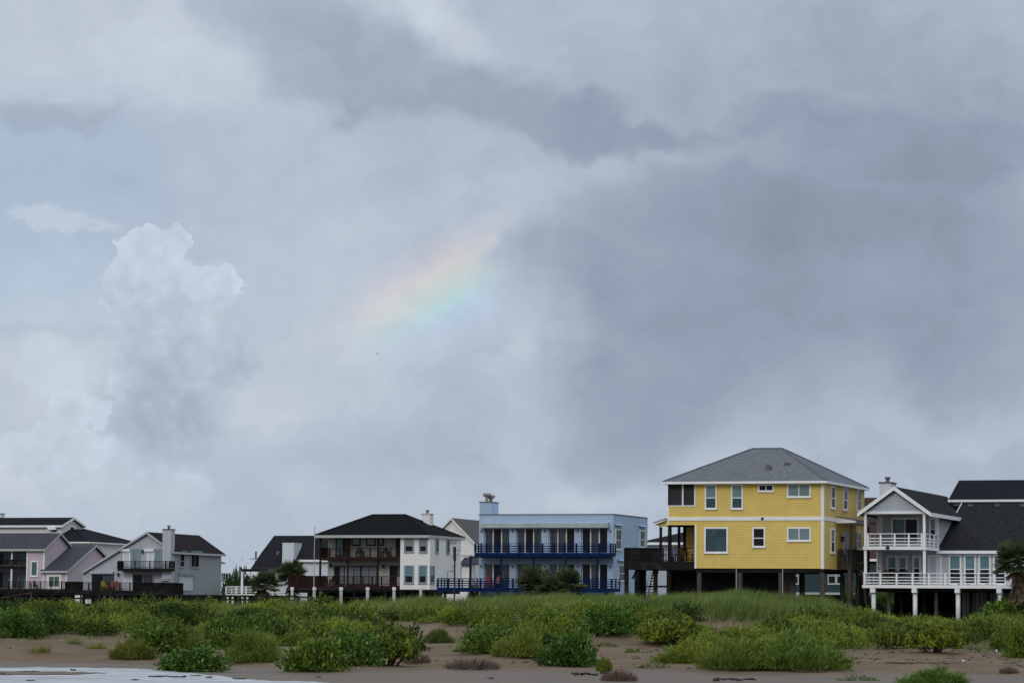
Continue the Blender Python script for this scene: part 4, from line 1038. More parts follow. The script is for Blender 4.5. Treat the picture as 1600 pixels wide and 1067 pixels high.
# ---------------------------------------------------------------- grey gabled house with shutters
H = House('grey_gable_house', q('b', 985, 862), 335, BASE, 'lavender-grey saltbox gable house with roll shutters and small dark balcony')
y0 = -.35; (ax, az), (bx, bz), (cx_, cz_) = H.F('b', 55, 620, y0), H.F('b', 727, 205, y0), H.F('b', 986, 392, y0)
xL = H.fx('b', 66, 700); L = H.sy('b', 1500, 600); z0 = H.fz('b', 985, 864)
print('grey', [round(v, 2) for v in (ax, az, bx, bz, cx_, cz_, xL, L, z0)])
H.gable([(ax, az), (bx, bz), (cx_ + .3, cz_ - .3 * (bz - cz_) / (cx_ - bx))], y0, L + .35, RBRN, LAV, 'y', rake=.22)
MB().prism([(xL, z0), (0, z0), (0, cz_ - .22), (bx, bz - .25), (xL, az - .1)], 0, L, lambda a, d, z: (a, d, z)).build('wall', LAV, H.root)
H.box('side_panel', .002, .04, .0, L, z0, cz_ - .35, LAVS)  # side wall in a darker grey than the front
chimney(H, H.fx('b', 890, 400, -.6), H.fx('b', 980, 400, -.6), -.6, .3, z0 + .8, H.fz('b', 940, 182, -.6), LAV, BLACK)
for (a, c) in ((485, 556), (733, 802)):
    H.winq('F', 0, 'b', a, 412, c, 598, 'fx', (SHUT, None), cw=.12, name='shuttered_door')
    (ha, hz) = H.F('b', a - 16, 388); hb = H.fx('b', c + 6, 388); H.box('shutter_box', ha, hb, -.28, -.002, hz - .2, hz + .06, WHT)
for (a, c) in ((572, 662), (815, 884)):
    H.winq('F', 0, 'b', a, 378, c, 572, 'fx', (GPALE, None), case=TEALT, cw=.2)
zb_, zbb, zbr = H.fz('b', 700, 585, -1.3), H.fz('b', 700, 612, -1.3), H.fz('b', 700, 506, -1.3); b0, b1 = H.fx('b', 424, 560, -1.3), H.fx('b', 966, 560, -1.3)
H.floor('balcony', b0, b1, -1.3, -.01, zbb, zb_, DWOOD); H.rail(b0, -1.25, b1, -1.25, zb_, zbr, (0, .33, .62, .92, 1), (.1,), DWOOD, bal=.16); H.rail(b0 + .04, -1.2, b0 + .04, -.02, zb_, zbr, (.98,), (.1,), DWOOD, solid=(0, 1)); H.rail(b1 - .04, -1.2, b1 - .04, -.02, zb_, zbr, (.98,), (.1,), DWOOD, bal=.12)
(ha, hz) = H.F('b', 150, 620); hb = H.fx('b', 390, 620); H.box('shutter_box', ha, hb, -.35, -.002, hz - .2, hz + .06, LAV)
H.winq('F', 0, 'b', 160, 648, 386, 830, 'sl', (GDARK, GCURT), case=BLACK, cw=.08, name='sliding_door')
H.winq('F', 0, 'b', 484, 640, 576, 830, 'fx', (SHUT, None), cw=.1, name='door')
H.winq('F', 0, 'b', 582, 640, 800, 850, 'sl', (GDARK, GCURT), case=LAVS, cw=.1, name='sliding_door')
lamp(H, 'F', 0, H.fx('b', 437, 650), H.fz('b', 437, 650)); lamp(H, 'F', 0, H.fx('b', 690, 412), H.fz('b', 690, 412))
(ha, hz) = H.F('b', 880, 690, -.6); hb = H.fx('b', 966, 690, -.6); H.box('window_hood', ha, hb, -.9, -.602, hz - .25, hz + .05, LAVS)
for (a, b_, c, d) in ((1072, 428, 1117, 577), (1184, 428, 1270, 582)):
    H.winq('S', .04, 'b', a, b_, c, d, 'sl' if a > 1100 else 'dh', (GDARK, GDARK), case=LAVS, cw=.14)
    (ha, hz), hb = H.S('b', a, b_ - 14, .04), H.sy('b', c + 20, b_ - 14, .04); H.box('shutter_box', .042, .3, ha, hb, hz - .12, hz + .12, TEALT)
(ha, hz), (hb, hz2) = H.S('b', 1064, 655, .04), H.S('b', 1200, 816, .04)
sh = H.box('roll_shutter', .042, .12, ha, hb, hz2, hz, SHUT)
mb = MB()
for i in range(14): mb.box(.121, .135, ha + .04, hb - .04, hz2 + (hz - hz2) * i / 14 + .01, hz2 + (hz - hz2) * (i + 1) / 14 - .01)
tag(mb.build('shutter_slats', SHUT, sh), kind='stuff')
H.box('shutter_box', .042, .34, ha - .1, hb + .2, hz + .002, hz + .28, TEALT)
# its deck
zd, zdb, zdr = H.fz('b', 500, 812, -3), H.fz('b', 500, 852, -3), H.fz('b', 500, 730, -3); d0, d1 = H.fx('b', 20, 800, -3), H.fx('b', 982, 800, -3)
H.floor('deck', d0, d1, -3, -.01, zdb, zd, DWOOD); H.rail(d0, -2.95, d1, -2.95, zd, zdr, [i / 9 for i in range(10)], (.1,), DWOOD, bal=.15, solid=(.6, 1)); H.rail(d1 - .04, -2.9, d1 - .04, -.02, zd, zdr, (.5, .98), (.1,), DWOOD, solid=(0, 1))
for i in range(8):
    cx = d0 + .4 + (d1 - d0 - .8) * i / 7; MB().tube([(cx, -2.6, -.3), (cx, -2.6, zdb)], .12, 8).build('piling', BLKW, H.root)
for i in range(5):
    cx = H.fx('b', (228, 292, 348, 420, 472)[i], 900, -1.5); H.box('stilt', cx - .07, cx + .07, -1.5, -1.36, -.3, zdb, WHT)
H.box('floor_frame', xL, 0, .1, L - .1, z0 - .4, z0 - .002, BLKW)
board_wall(H, xL, -.1, 2, 0, z0, BLKW)
H.box('skirting', -.08, -.03, 2.05, L - .1, 0, z0 - .41, BLKW)
GH = H; G_Z = zd; G_D = (d0, d1)

# ---------------------------------------------------------------- pink house
H = House('pink_house', q('a', 405, 830), 352, BASE, 'pink house with slate roofs, recessed porches and a lower gabled wing')
z0 = H.fz('a', 405, 832); zE = H.fz('a', 300, 458, -.4); xp = H.fx('a', 245, 650); xfar = -22.0
yA, zA = H.S('a', 565, 311, .3); yB, zB = H.S('a', 684, 420, .3); R = 2.2
yB = max(yB, yA + 3.5); zB = zA - (zA - zE) * (yB - yA) / (yA + .4)
xw = H.fx('a', 619, 750); zW = H.fz('a', 500, 660, -.4); yC, zC = H.S('a', 894, 421, xw + .3)
print('pink', [round(v, 2) for v in (z0, zE, xp, yA, zA, yB, xw, zW, yC, zC)])
H.gable([(-.4, zE), (yA, zA), (yB, zB)], xfar, .3, RSLATE, EAVE, 'x', rake=.24)
MB().prism([(0, z0), (0, zE - .05), (yA, zA - .2), (yB - .3, zB), (yB - .3, z0)], xp, 0, lambda a, d, z: (d, a, z)).build('wall', PNK, H.root)
MB().prism([(R, z0), (R, zE + .3), (yA, zA - .25), (yB - .3, zB), (yB - .3, z0)], xfar, xp - .002, lambda a, d, z: (d, a, z)).build('wall', PNK, H.root)
H.gable([(-.4, zW), (yC, zC), (2 * yC + .4, zW)], -.35, xw + .3, RSLATE, EAVE, 'x', rake=.24, name='wing_roof')
MB().prism([(.002, z0), (.002, zW - .1), (yC, zC - .25), (2 * yC - .1, zW - .1), (2 * yC - .1, z0)], .002, xw, lambda a, d, z: (d, a, z)).build('wing_wall', PNK, H.root)
for a in (0, xw):
    H.box('corner_board', a - .14, a + .03, -.04, .0, z0, (zW if a else zE) - .2, WHT)
H.box('corner_board', xp, xp + .15, -.04, .0, z0, zE - .2, WHT)
H.winq('F', 0, 'a', 287, 568, 352, 714, 'fx', (GGREEN, None), cw=.14)
H.winq('F', 0, 'a', 436, 690, 570, 830, 'sl', (GGREEN, GGREEN), cw=.3, name='french_door')
zu, zub, zur = H.fz('a', 120, 615), H.fz('a', 120, 640), H.fz('a', 120, 556); zlr = H.fz('o', 300, 312); zl = H.fz('o', 300, 465)
H.floor('upper_balcony', xfar, xp - .01, .02, R - .01, zub, zu, DWOOD); H.rail(xfar, .08, xp - .02, .08, zu, zur, [i / 10 for i in range(11)], (.12,), DWOOD, bal=.15)
for i in range(6):
    cx = H.fx('a', 103, 600) - i * 2.4
    H.box('porch_post', cx - .08, cx + .08, .1, .26, zu, zE - .2, WHT); H.box('porch_post', cx - .08, cx + .08, .1, .26, z0, zub - .002, WHT)
for (za_, zb2, sy_) in ((zu + .02, zE - .35, 470), (z0 + .02, zub - .25, 680)):
    for j, (a, c) in enumerate(((110, 242), (-20, 98), (-160, -30), (-300, -170))):
        H.win('F', R, H.fx('a', a, 600, R), H.fx('a', c, 600, R), za_, zb2, 'sl', ((GCURT, GGREEN), (GDARK, GCURT))[j % 2], case=LAVS, cw=.12, name='sliding_door')
# pink deck with thin dark rail
ydk = -2.6; d0, d1 = -20.0, H.fx('o', 1480, 450, ydk); zd, zdb, zdr = H.fz('o', 800, 470, ydk), H.fz('o', 800, 520, ydk), H.fz('o', 800, 318, ydk)
H.floor('deck', d0, d1, ydk, -.01, zdb, zd, DWOOD)
H.rail(d0, ydk + .05, d1, ydk + .05, zd, zdr, [1 - i * 1.35 / (d1 - d0) for i in range(int((d1 - d0) / 1.35))], (.1,), DWOOD, bal=.17, solid=(1 - 2.3 / (d1 - d0), 1))
for i in range(12):
    cx = d0 + (d1 - d0) * i / 11; MB().tube([(cx, ydk + .4, -.3), (cx, ydk + .4, zdb)], .12, 8).build('piling', BLKW, H.root)
H.box('floor_frame', xfar, xw, .1, 9, z0 - .4, z0 - .002, BLKW); board_wall(H, xfar, xw, 2, 0, z0, BLKW)
PH = H; P_Z = zd; P_YD = ydk

# ---------------------------------------------------------------- cream house behind the pink one
H = House('cream_dormer_house', q('a', 567, 412), 388, BASE, 'cream house with dark roof and gabled dormer rising behind the pink house')
zE = H.fz('a', 560, 238, -.5); yA, zA = H.S('a', 690, 167, .4); yB, zB = H.S('a', 796, 246, .4); xr = H.fx('a', 245, 240, -.5)
zlow = H.fz('a', 567, 440); yB = max(yB, yA + 2); L = H.sy('a', 765, 350)
print('cream', [round(v, 2) for v in (zE, yA, zA, yB, zB, xr, zlow, L)])
H.gable([(-.5, zE), (yA, zA), (yB, zB)], -24, .4, RDRK, WHT, 'x', rake=.26, name='dormer_roof')
MB().prism([(0, zlow - 2), (0, zE - .1), (yA, zA - .25), (L, zB - .1), (L, zlow - 2)], -14, 0, lambda a, d, z: (d, a, z)).build('dormer_wall', CRM, H.root)
H.winq('F', 0, 'a', 478, 278, 532, 312, 'fx', (GDARK, None), cw=.12); (ha, hz), hb = H.F('a', 460, 262), H.fx('a', 535, 262); H.box('awning', ha, hb, -.6, -.002, hz - .25, hz + .1, WHT)
H.winq('S', 0, 'a', 642, 238, 688, 296, 'fx', (GDARK, None), cw=.22)
(ha, hz), hb = H.S('a', 650, 215), H.sy('a', 700, 215); H.box('gable_vent', .002, .1, ha, hb, hz - .12, hz + .12, WHT)
zm = H.fz('a', 1000, 415, 9); xm1 = 5.6; ym1 = max(12.0, H.sy('a', 1083, 415, xm1))
zrm = H.fz('a', 300, 200, 5); H.hip(-30, xm1, -3.0, ym1, zm, -22, -2.0, (ym1 - 3) / 2, zm + (zrm - zm) * .85, RDRK, WHT, name='main_roof')
H.box('wall', -29, xm1 - .6, -2.3, ym1 - .6, -.1, zm - .1, CRM)
chimney(H, H.fx('a', -20, 200, 3), H.fx('a', 6, 200, 3), 3, 4, zm, H.fz('a', 0, 135, 3), CRM, GALV, False)

# ---------------------------------------------------------------- steep dark roof house behind the palms
H = House('steep_roof_house', q('c', 1055, 720), 345, BASE, 'white house with big charcoal roof and square white chimney behind two palms')
pit = math.tan(math.radians(42)); ew = -.4; zev = H.fz('c', 900, 562, ew)
pl = lambda x, y: on_plane(H, 'c', x, y, -6, zev - (ew + 6) * pit, pit)
xR = 8.0
rl = pl(590, 310); c1 = pl(462, 478); c2 = pl(345, 652); c3 = pl(812, 655); c4 = pl(812, 562)
yr, zr = rl[1], rl[2]; print('steep', rl, c2, zev)
mb = MB()
P1 = [rl, (xR, yr, zr), (xR, ew, zev), (c4[0], c4[1], c4[2]), c3, c2, c1]
mb.poly(P1); mb.poly([(x, y, z - .16) for x, y, z in reversed(P1)])
bk = (c2[0], 2 * yr - c2[1], c2[2]); mb.poly([rl, c1, c2, bk]); mb.poly([rl, bk, (xR, bk[1], bk[2]), (xR, yr, zr)])
roof = mb.build('roof', RCHAR, H.root)
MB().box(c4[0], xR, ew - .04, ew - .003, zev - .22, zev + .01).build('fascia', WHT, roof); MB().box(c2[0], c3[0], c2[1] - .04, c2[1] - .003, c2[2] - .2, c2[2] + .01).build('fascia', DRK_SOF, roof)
H.box('wall', H.fx('c', 853, 640), xR - .3, 0, 7, 0, zev - .02, SHUT)
H.box('wall', c2[0] + .8, H.fx('c', 853, 640) - .002, c2[1] + .5, 7, 0, c2[2] + .2, LAVS)  # porch shade painted in: this wall gets a darker grey
k0, kz = H.F('c', 676, 391, -.9); k1 = H.fx('c', 795, 391, -.9)
kc = H.box('chimney', k0, k1, -.9, 1.3, 0, kz, SHUT); MB().box(k0 - .03, k1 + .03, -.93, 1.33, kz + .001, kz + .06).build('chimney_cap', WHT, kc)
xx, yy, zz = pl(630, 500); roof_vent(roof, xx, yy, zz, .3, .3)
# pergola porch and white deck rail
pv = -3.2; pa, pz = H.F('c', 236, 656, pv); pb = H.fx('c', 460, 656, pv)
H.box('porch_roof', pa, pb, pv, c2[1] + .5, pz - .12, pz, BLKW); H.box('porch_beam', pa + .1, pb, pv + .05, pv + .2, pz - .3, pz - .121, BLKW)
cx = H.fx('c', 250, 750, pv); zd, zdr = H.fz('c', 250, 915, pv - 1.2), H.fz('c', 250, 836, pv - 1.2)
H.box('porch_post', cx - .1, cx + .1, pv + .05, pv + .25, zd, pz - .301, WHT); H.box('porch_post', pb - .3, pb - .1, pv + .05, pv + .25, zd, pz - .301, WHT)
d0 = H.fx('n', 135, 780, pv - 1.2); d1 = H.fx('c', 720, 880, pv - 1.2)
H.floor('deck', d0, d1, pv - 1.2, c2[1] + .5, zd - .3, zd, WHT)
H.rail(d0, pv - 1.15, d1, pv - 1.15, zd, zdr, [i / 6 for i in range(7)], (.2, .4, .6, .8), WHT, rh=.06, pw=.12); H.rail(d0 + .04, pv - 1.1, d0 + .04, c2[1], zd, zdr, (.5, 1), (.2, .4, .6, .8), WHT, rh=.06)
for i in range(5):
    cx = d0 + .1 + i * .6; H.box('stilt', cx, cx + .2, pv - 1.1, pv - .9, -.3, zd - .3, WHT)

# ---------------------------------------------------------------- beige gable between the brown-balcony house and the blue one
H = House('beige_gable_house', q('e', 492, 850), 345, BASE, 'beige house with tall gable half hidden behind the blue house')
(ax, az), (rx, rz) = H.F('e', 265, 289, -.3), H.F('e', 492, 527, -.3); wd = rx - ax
H.gable([(ax - wd, rz), (ax, az), (rx, rz)], -.3, 14, RTAN, CRM, 'y', rake=.22)
MB().prism([(ax - wd + .2, 0), (rx - .2, 0), (rx - .2, rz), (ax, az - .25), (ax - wd + .2, rz)], 0, 13.5, lambda a, d, z: (a, d, z)).build('wall', CRM, H.root)
zbb = H.fz('e', 400, 637); H.box('storey_band', ax - wd + .2, rx - .1, -.06, -.002, zbb - .08, zbb + .08, CRM2)
la, lz = H.F('e', 345, 715, -1.5); lb, lz2 = H.F('e', 492, 712, -1.5); lt = H.fz('e', 360, 655, -.1)
MB().prism([(-1.6, lz), (-.01, lt), (-.01, lt - .15), (-1.6, lz - .14)], la, lb + .5, lambda a, d, z: (d, a, z)).build('porch_roof', RSLATE, H.root)
H.box('porch_wall', H.fx('e', 352, 780, -1.2), H.fx('e', 442, 780, -1.2), -1.2, -.003, 0, lz + .02, CRM)
H.winq('F', -1.2, 'p', 360, 482, 437, 672, 'dh', (GTEAL, GDARK), case=SAGE, cw=.14)

# ---------------------------------------------------------------- low white house seen through the yellow house's porch
H = House('low_white_house', q('i', 1050, 420), 300, BASE, 'low white house with brown roof seen through the yellow house porch')
zev = H.fz('i', 600, 358, -.4); x0 = H.fx('i', 330, 360, -.4); xq, zq_ = H.F('i', 840, 243, 4.0)
H.hip(x0, 8, -.4, 8.4, zev, xq, 4, 4.0, zq_, RBRN, WHT, fh=.25)
H.box('wall', x0 + .4, 7.6, 0, 8, 0, zev - .2, WSID); H.box('storey_band', x0 + .4, 7.6, -.05, -.002, H.fz('i', 600, 395), H.fz('i', 600, 378), BWOOD)
H.box('storey_band', x0 + .4, 7.6, -.06, -.002, H.fz('i', 600, 890), H.fz('i', 600, 872), BLKW)

# ---------------------------------------------------------------- teal house behind the yellow pilings
H = House('teal_house', q('l', 330, 300), 247, BASE, 'teal clapboard house with red-brown roof behind the yellow house pilings')
zev = H.fz('l', 240, 122, -.4); z0 = H.fz('j', 400, 835); x0 = H.fx('j', 60, 700); zA = H.fz('k', 150, 284, 4.6)
H.gable([(-.4, zev), (4.6, zA), (9.6, zev)], x0 - .3, .6, RRED, WHT, 'x', rake=.2)
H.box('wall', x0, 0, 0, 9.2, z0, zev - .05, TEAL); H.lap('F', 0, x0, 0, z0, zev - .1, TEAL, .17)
H.box('sill_board', x0 - .02, .02, -.06, -.03, z0 - .18, z0 + .0, EAVE)  # white sill painted grey, shade put into its colour
for (a, b_, c, d) in ((424, 560, 512, 750), (514, 560, 598, 750), (60, 560, 122, 750)):
    H.winq('F', 0, 'j', a, b_, c, d, 'dh', (GPALE, GDARK), cw=.09, case=EAVE)  # white casings greyed too, shade painted in
for i in range(4): H.box('stilt', x0 + .5 - x0 * i / 3.6, x0 + .75 - x0 * i / 3.6, .1, .35, -.2, z0 - .19, WHT if i == 2 else PILE)
board_wall(H, x0, 0, 3, 0, z0, BLKW)
stair(H, H.fx('j', 640, 850, -1.2), .3, H.fx('j', 800, 640, -1.2), z0 + .6, -1.9, -.9, DWOOD)

# ---------------------------------------------------------------- slivers of far houses in the gap right of the grey house
H = House('pale_far_house', (302, 915), 395, BASE, 'pale house edge with eave and deck rail just right of the grey house')
ye_, zt = H.S('n', 128, 318, .4)
H.hip(-9, .4, -.5, ye_, zt, -6, -3, ye_ / 2, zt + 1.4, RSLATE, WHT); yw_ = H.sy('n', 52, 400)
H.box('wall', -8.5, 0, 0, min(ye_ - .3, yw_), 0, zt - .1, WSID)
yk = H.sy('n', 205, 500, .9); zr_ = H.sz('n', 120, 482, .9); zf_ = H.sz('n', 120, 590, .9)
print('pale', round(ye_, 2), round(zt, 2), round(yw_, 2), round(yk, 2), round(zr_, 2), round(zf_, 2))
H.floor('deck', .002, 1.0, ye_ - 4, yk, zf_ - .25, zf_, WSID); H.rail(.95, ye_ - 4, .95, yk, zf_, zr_, (0, .25, .5, .75, 1), (.15,), BWOOD, bal=.18); H.rail(.05, yk - .05, .9, yk - .05, zf_, zr_, (.1, 1), (.15,), BWOOD, bal=.18)
H.box('stilt', .8, .95, yk - .3, yk - .1, -.2, zf_ - .25, WSID); H.box('stilt', .8, .95, ye_ - 3, ye_ - 2.8, -.2, zf_ - .25, WSID)
H = House('blue_roof_house', q('n', 640, 400), 430, BASE, 'far house with blue roof corner and black flue above the charcoal roof')
zt, x0 = H.fz('n', 545, 248, -.5), H.fx('n', 540, 248, -.5)
BRF = shingle('blue_shingles', (0.05, 0.085, 0.13), .15)
H.hip(x0, 9, -.5, 9, zt, x0 + 4, 5, 4, H.fz('n', 660, 190, 3), BRF, WHT); H.box('wall', x0 + .5, 8.5, 0, 8.5, 0, zt - .1, CRM)
cx, cz = H.F('n', 640, 118, 2.0); MB().tube([(cx, 2, zt), (cx, 2, cz)], .12, 8).build('flue', BLACK, H.root)

# ================================================================== plants
def leaf_mat(name, dark, light, trans=.18, rough=.6, use_obj=True):
    m, nt, b, P = new_mat(name)
    at_ = nt.nodes.new('ShaderNodeAttribute'); at_.attribute_name = 'tint'
    t = E(nt, at_.outputs['Fac'])
    c = mixc(nt, t.clamp01(), dark, light)
    if use_obj:
        oi = nt.nodes.new('ShaderNodeObjectInfo'); c = mixc(nt, 1.0, c, E(nt, oi.outputs['Color']), 'MULTIPLY')
    setc(nt, b, c); b.inputs['Roughness'].default_value = rough; b.inputs['Specular IOR Level'].default_value = .25
    tl = nt.nodes.new('ShaderNodeBsdfTranslucent'); nt.links.new(c.s, tl.inputs[0])
    mx = nt.nodes.new('ShaderNodeMixShader'); mx.inputs[0].default_value = trans
    nt.links.new(b.outputs[0], mx.inputs[1]); nt.links.new(tl.outputs[0], mx.inputs[2])
    nt.links.new(mx.outputs[0], nt.nodes['Material Output'].inputs[0])
    return m
LEAF = leaf_mat('bush_leaf', (0.024, 0.064, 0.007), (0.195, 0.275, 0.038))
LEAFY = leaf_mat('yellow_green_leaf', (0.028, 0.052, 0.006), (0.235, 0.275, 0.028))
GRASS = leaf_mat('beach_grass_blade', (0.075, 0.118, 0.023), (0.225, 0.280, 0.064))
DRY = leaf_mat('dry_stem', (0.075, 0.050, 0.034), (0.20, 0.14, 0.10), .1)
PALM = leaf_mat('palm_leaf', (0.032, 0.055, 0.022), (0.115, 0.14, 0.055), .25)
PALMDRY = leaf_mat('dead_palm_leaf', (0.085, 0.062, 0.038), (0.25, 0.19, 0.115), .2)
TRUNK = wood('palm_trunk', (0.07, 0.055, 0.042))
STEM = plain('bush_stem', (0.075, 0.045, 0.030), .8)
FLOWER = plain('yellow_flower', (0.65, 0.50, 0.08), .6)

def unit(v): return v / np.maximum(np.linalg.norm(v, axis=1, keepdims=True), 1e-9)
def rhombi(c, d, ln, wd, rng):
    """flat pointed leaves: base c, direction d, length, width"""
    n = len(c); d = unit(d); w = unit(np.cross(d, rng.normal(size=(n, 3))))
    nrm = np.cross(d, w)
    ln = np.asarray(ln).reshape(-1, 1); wd = np.asarray(wd).reshape(-1, 1)
    v = np.stack([c, c + d * ln * .5 + w * wd * .5, c + d * ln - nrm * ln * .12, c + d * ln * .5 - w * wd * .5], 1).reshape(-1, 3)
    f = np.arange(n * 4).reshape(-1, 4)
    return v, f
def dome_points(n, rng, clumps=22, h=.75, sig=.17):
    """leaf places heaped in lumps over a dome of unit radius"""
    a = rng.uniform(0, 2 * np.pi, clumps); e = np.arccos(rng.uniform(0.0, 1.0, clumps)); r = rng.uniform(.55, .92, clumps)
    cc = np.stack([np.cos(a) * np.sin(e) * r, np.sin(a) * np.sin(e) * r, np.cos(e) * r * h * rng.uniform(.75, 1.15, clumps) + .08], 1)
    k_ = rng.integers(0, clumps, n)
    p = cc[k_] + rng.normal(size=(n, 3)) * np.array([sig, sig, sig * .8])
    fill = rng.random(n) < .3
    q_ = unit(rng.normal(size=(n, 3))) * (rng.random((n, 1)) ** .4) * .9; q_[:, 2] = np.abs(q_[:, 2]) * h
    p[fill] = q_[fill]
    p[:, 2] = np.maximum(p[:, 2], rng.uniform(0, .1, n))
    return p, rng.random(clumps)[k_]
def mesh_only(o):
    me = o.data; bpy.data.objects.remove(o); return me
def foliage_mesh(name, kind, seed, n):
    rng = np.random.default_rng(seed)
    if kind == 'leafy':
        p, kt = dome_points(n, rng)
        ns_ = int(n * .22); sa = rng.uniform(0, 6.283, 40); se = np.arccos(rng.uniform(.05, 1, 40)); sr = rng.uniform(.85, 1.28, 40); sj = rng.integers(0, 40, ns_); st_ = rng.uniform(.55, 1, ns_)
        p[:ns_] = np.stack([np.cos(sa[sj]) * np.sin(se[sj]), np.sin(sa[sj]) * np.sin(se[sj]), np.cos(se[sj]) * .8], 1) * (sr[sj] * st_)[:, None] + rng.normal(size=(ns_, 3)) * .03 + np.array([0, 0, .04])
        d = unit(p * np.array([1, 1, .6])) * .7 + rng.normal(size=(n, 3)) * .6 + np.array([0, 0, .75])
        v, f = rhombi(p, d, rng.uniform(.085, .165, n), rng.uniform(.05, .085, n), rng)
        t = np.clip(.38 + .7 * (kt - .5) + rng.normal(size=n) * .24, 0, 1)
        mat = LEAF
    elif kind == 'sprig':                                  # upright leafy shoots
        ns = n // 14; a = rng.uniform(0, 2 * np.pi, ns); r = np.sqrt(rng.random(ns)) * .92
        hgt = (1 - r ** 2 * .65) * .85 * rng.uniform(.65, 1.1, ns)
        b_ = np.stack([np.cos(a) * r * .75, np.sin(a) * r * .75, np.zeros(ns)], 1); tp = np.stack([np.cos(a) * r, np.sin(a) * r, hgt], 1)
        s = np.repeat(np.arange(ns), 14); tt = rng.uniform(.25, 1, len(s)) ** .7
        p = b_[s] + (tp[s] - b_[s]) * tt[:, None] + rng.normal(size=(len(s), 3)) * .025
        d = rng.normal(size=(len(s), 3)) * .6 + np.array([0, 0, .8])
        v, f = rhombi(p, d, rng.uniform(.08, .15, len(s)), rng.uniform(.045, .072, len(s)), rng)
        t = np.clip(.42 + (rng.random(ns)[s] - .5) * .8 + rng.normal(size=len(s)) * .16, 0, 1); n = len(s); mat = LEAFY
    elif kind == 'fine':                                   # thin upright blades in ragged tufts
        nk = 46; ka = rng.uniform(0, 6.283, nk); kr = np.sqrt(rng.random(nk)) * .86; kh = (1 - kr ** 2 * .75) * rng.uniform(.55, 1.15, nk)
        j = rng.integers(0, nk, n); o_ = rng.normal(size=(n, 2)) * .10; up = rng.random(n) ** 1.3
        p = np.stack([np.cos(ka[j]) * kr[j] + o_[:, 0], np.sin(ka[j]) * kr[j] + o_[:, 1], up * .74 * kh[j]], 1)
        d = np.stack([np.cos(ka[j]) * kr[j] * .45 + o_[:, 0] * 2, np.sin(ka[j]) * kr[j] * .45 + o_[:, 1] * 2, np.ones(n)], 1) + rng.normal(size=(n, 3)) * .38 + np.array([.12, 0, 0])
        v, f = rhombi(p, d, rng.uniform(.10, .27, n) * (.5 + .6 * kh[j]), rng.uniform(.018, .034, n), rng)
        t = np.clip(.38 + rng.normal(size=n) * .18 + .6 * (rng.random(nk)[j] - .5), 0, 1); mat = GRASS
    elif kind == 'tuft':                                   # a few loose blades from one or two roots
        nk = 7; k0 = rng.normal(size=(nk, 2)) * .38; j = rng.integers(0, nk, n)
        p = np.concatenate([k0[j] + rng.normal(size=(n, 2)) * .10, np.zeros((n, 1))], 1)
        d = rng.normal(size=(n, 3)) * np.array([.75, .75, .2]) + np.array([.1, 0, .7])
        v, f = rhombi(p, d, rng.uniform(.3, .95, n), rng.uniform(.02, .045, n), rng); t = np.clip(rng.random(n) * .9 + .1, 0, 1); mat = GRASS
    elif kind == 'creep':                                  # runners with scattered leaves close to the sand
        nk = 9; ra = rng.uniform(-.5, .5, nk) + np.where(rng.random(nk) < .5, 0, np.pi); j = rng.integers(0, nk, n); u_ = rng.random(n) ** .8
        p = np.stack([np.cos(ra[j]) * u_, np.sin(ra[j]) * u_ * .6 + (rng.random(nk)[j] - .5) * .5 * u_, rng.random(n) * .5 * (1 - u_ * .6)], 1) + rng.normal(size=(n, 3)) * np.array([.05, .05, .05])
        d = rng.normal(size=(n, 3)) + np.array([0, 0, .9])
        v, f = rhombi(p, d, rng.uniform(.09, .2, n), rng.uniform(.06, .12, n), rng); t = rng.random(n) * .7; mat = LEAF
    elif kind == 'dry':
        a = rng.uniform(0, 2 * np.pi, n); r = np.sqrt(rng.random(n)) * .8
        p = np.stack([np.cos(a) * r, np.sin(a) * r, rng.random(n) * .35 * (1 - r ** 2)], 1)
        d = np.stack([np.cos(a) * r, np.sin(a) * r, np.full(n, .75)], 1) + rng.normal(size=(n, 3)) * .45
        v, f = rhombi(p, d, rng.uniform(.15, .34, n), rng.uniform(.010, .022, n), rng)
        t = rng.random(n); mat = DRY
    o = np_mesh(name, v, f, mat, attr=np.repeat(t, 4))
    return mesh_only(o)
def stems_mesh(seed, n=26):
    rng = random.Random(seed); mb = MB()
    for i in range(n):
        a = rng.uniform(0, 6.28); r = rng.uniform(.2, .85)
        mb.tube([(math.cos(a) * r * .35, math.sin(a) * r * .35, -.05), (math.cos(a) * r * .75, math.sin(a) * r * .75, .25), (math.cos(a) * r, math.sin(a) * r, .6 * (1.1 - r * .6))], [.022, .016, .007], 4)
    o = mb.build('stems', STEM); return mesh_only(o)
def flowers_mesh(seed, n=26):
    rng = np.random.default_rng(seed); p, _ = dome_points(n, rng, 12); p = p * 1.06
    v, f = rhombi(p, rng.normal(size=(n, 3)) + np.array([0, -1.0, .6]), np.full(n, .05), np.full(n, .05), rng)
    return mesh_only(np_mesh('flowers', v, f, FLOWER))
PROTO = {'leafy': [foliage_mesh('foliage', 'leafy', 30 + i, 3400) for i in range(4)], 'sprig': [foliage_mesh('foliage', 'sprig', 50 + i, 3400) for i in range(3)],
         'fine': [foliage_mesh('foliage', 'fine', 70 + i, 6800) for i in range(3)], 'dry': [foliage_mesh('foliage', 'dry', 80 + i, 1300) for i in range(2)],
         'tuft': [foliage_mesh('foliage', 'tuft', 90 + i, 190) for i in range(3)], 'creep': [foliage_mesh('foliage', 'creep', 100 + i, 260) for i in range(3)]}
STEMS = [stems_mesh(i) for i in range(3)]; FLOWERS = [flowers_mesh(i) for i in range(2)]
_bi = [0]
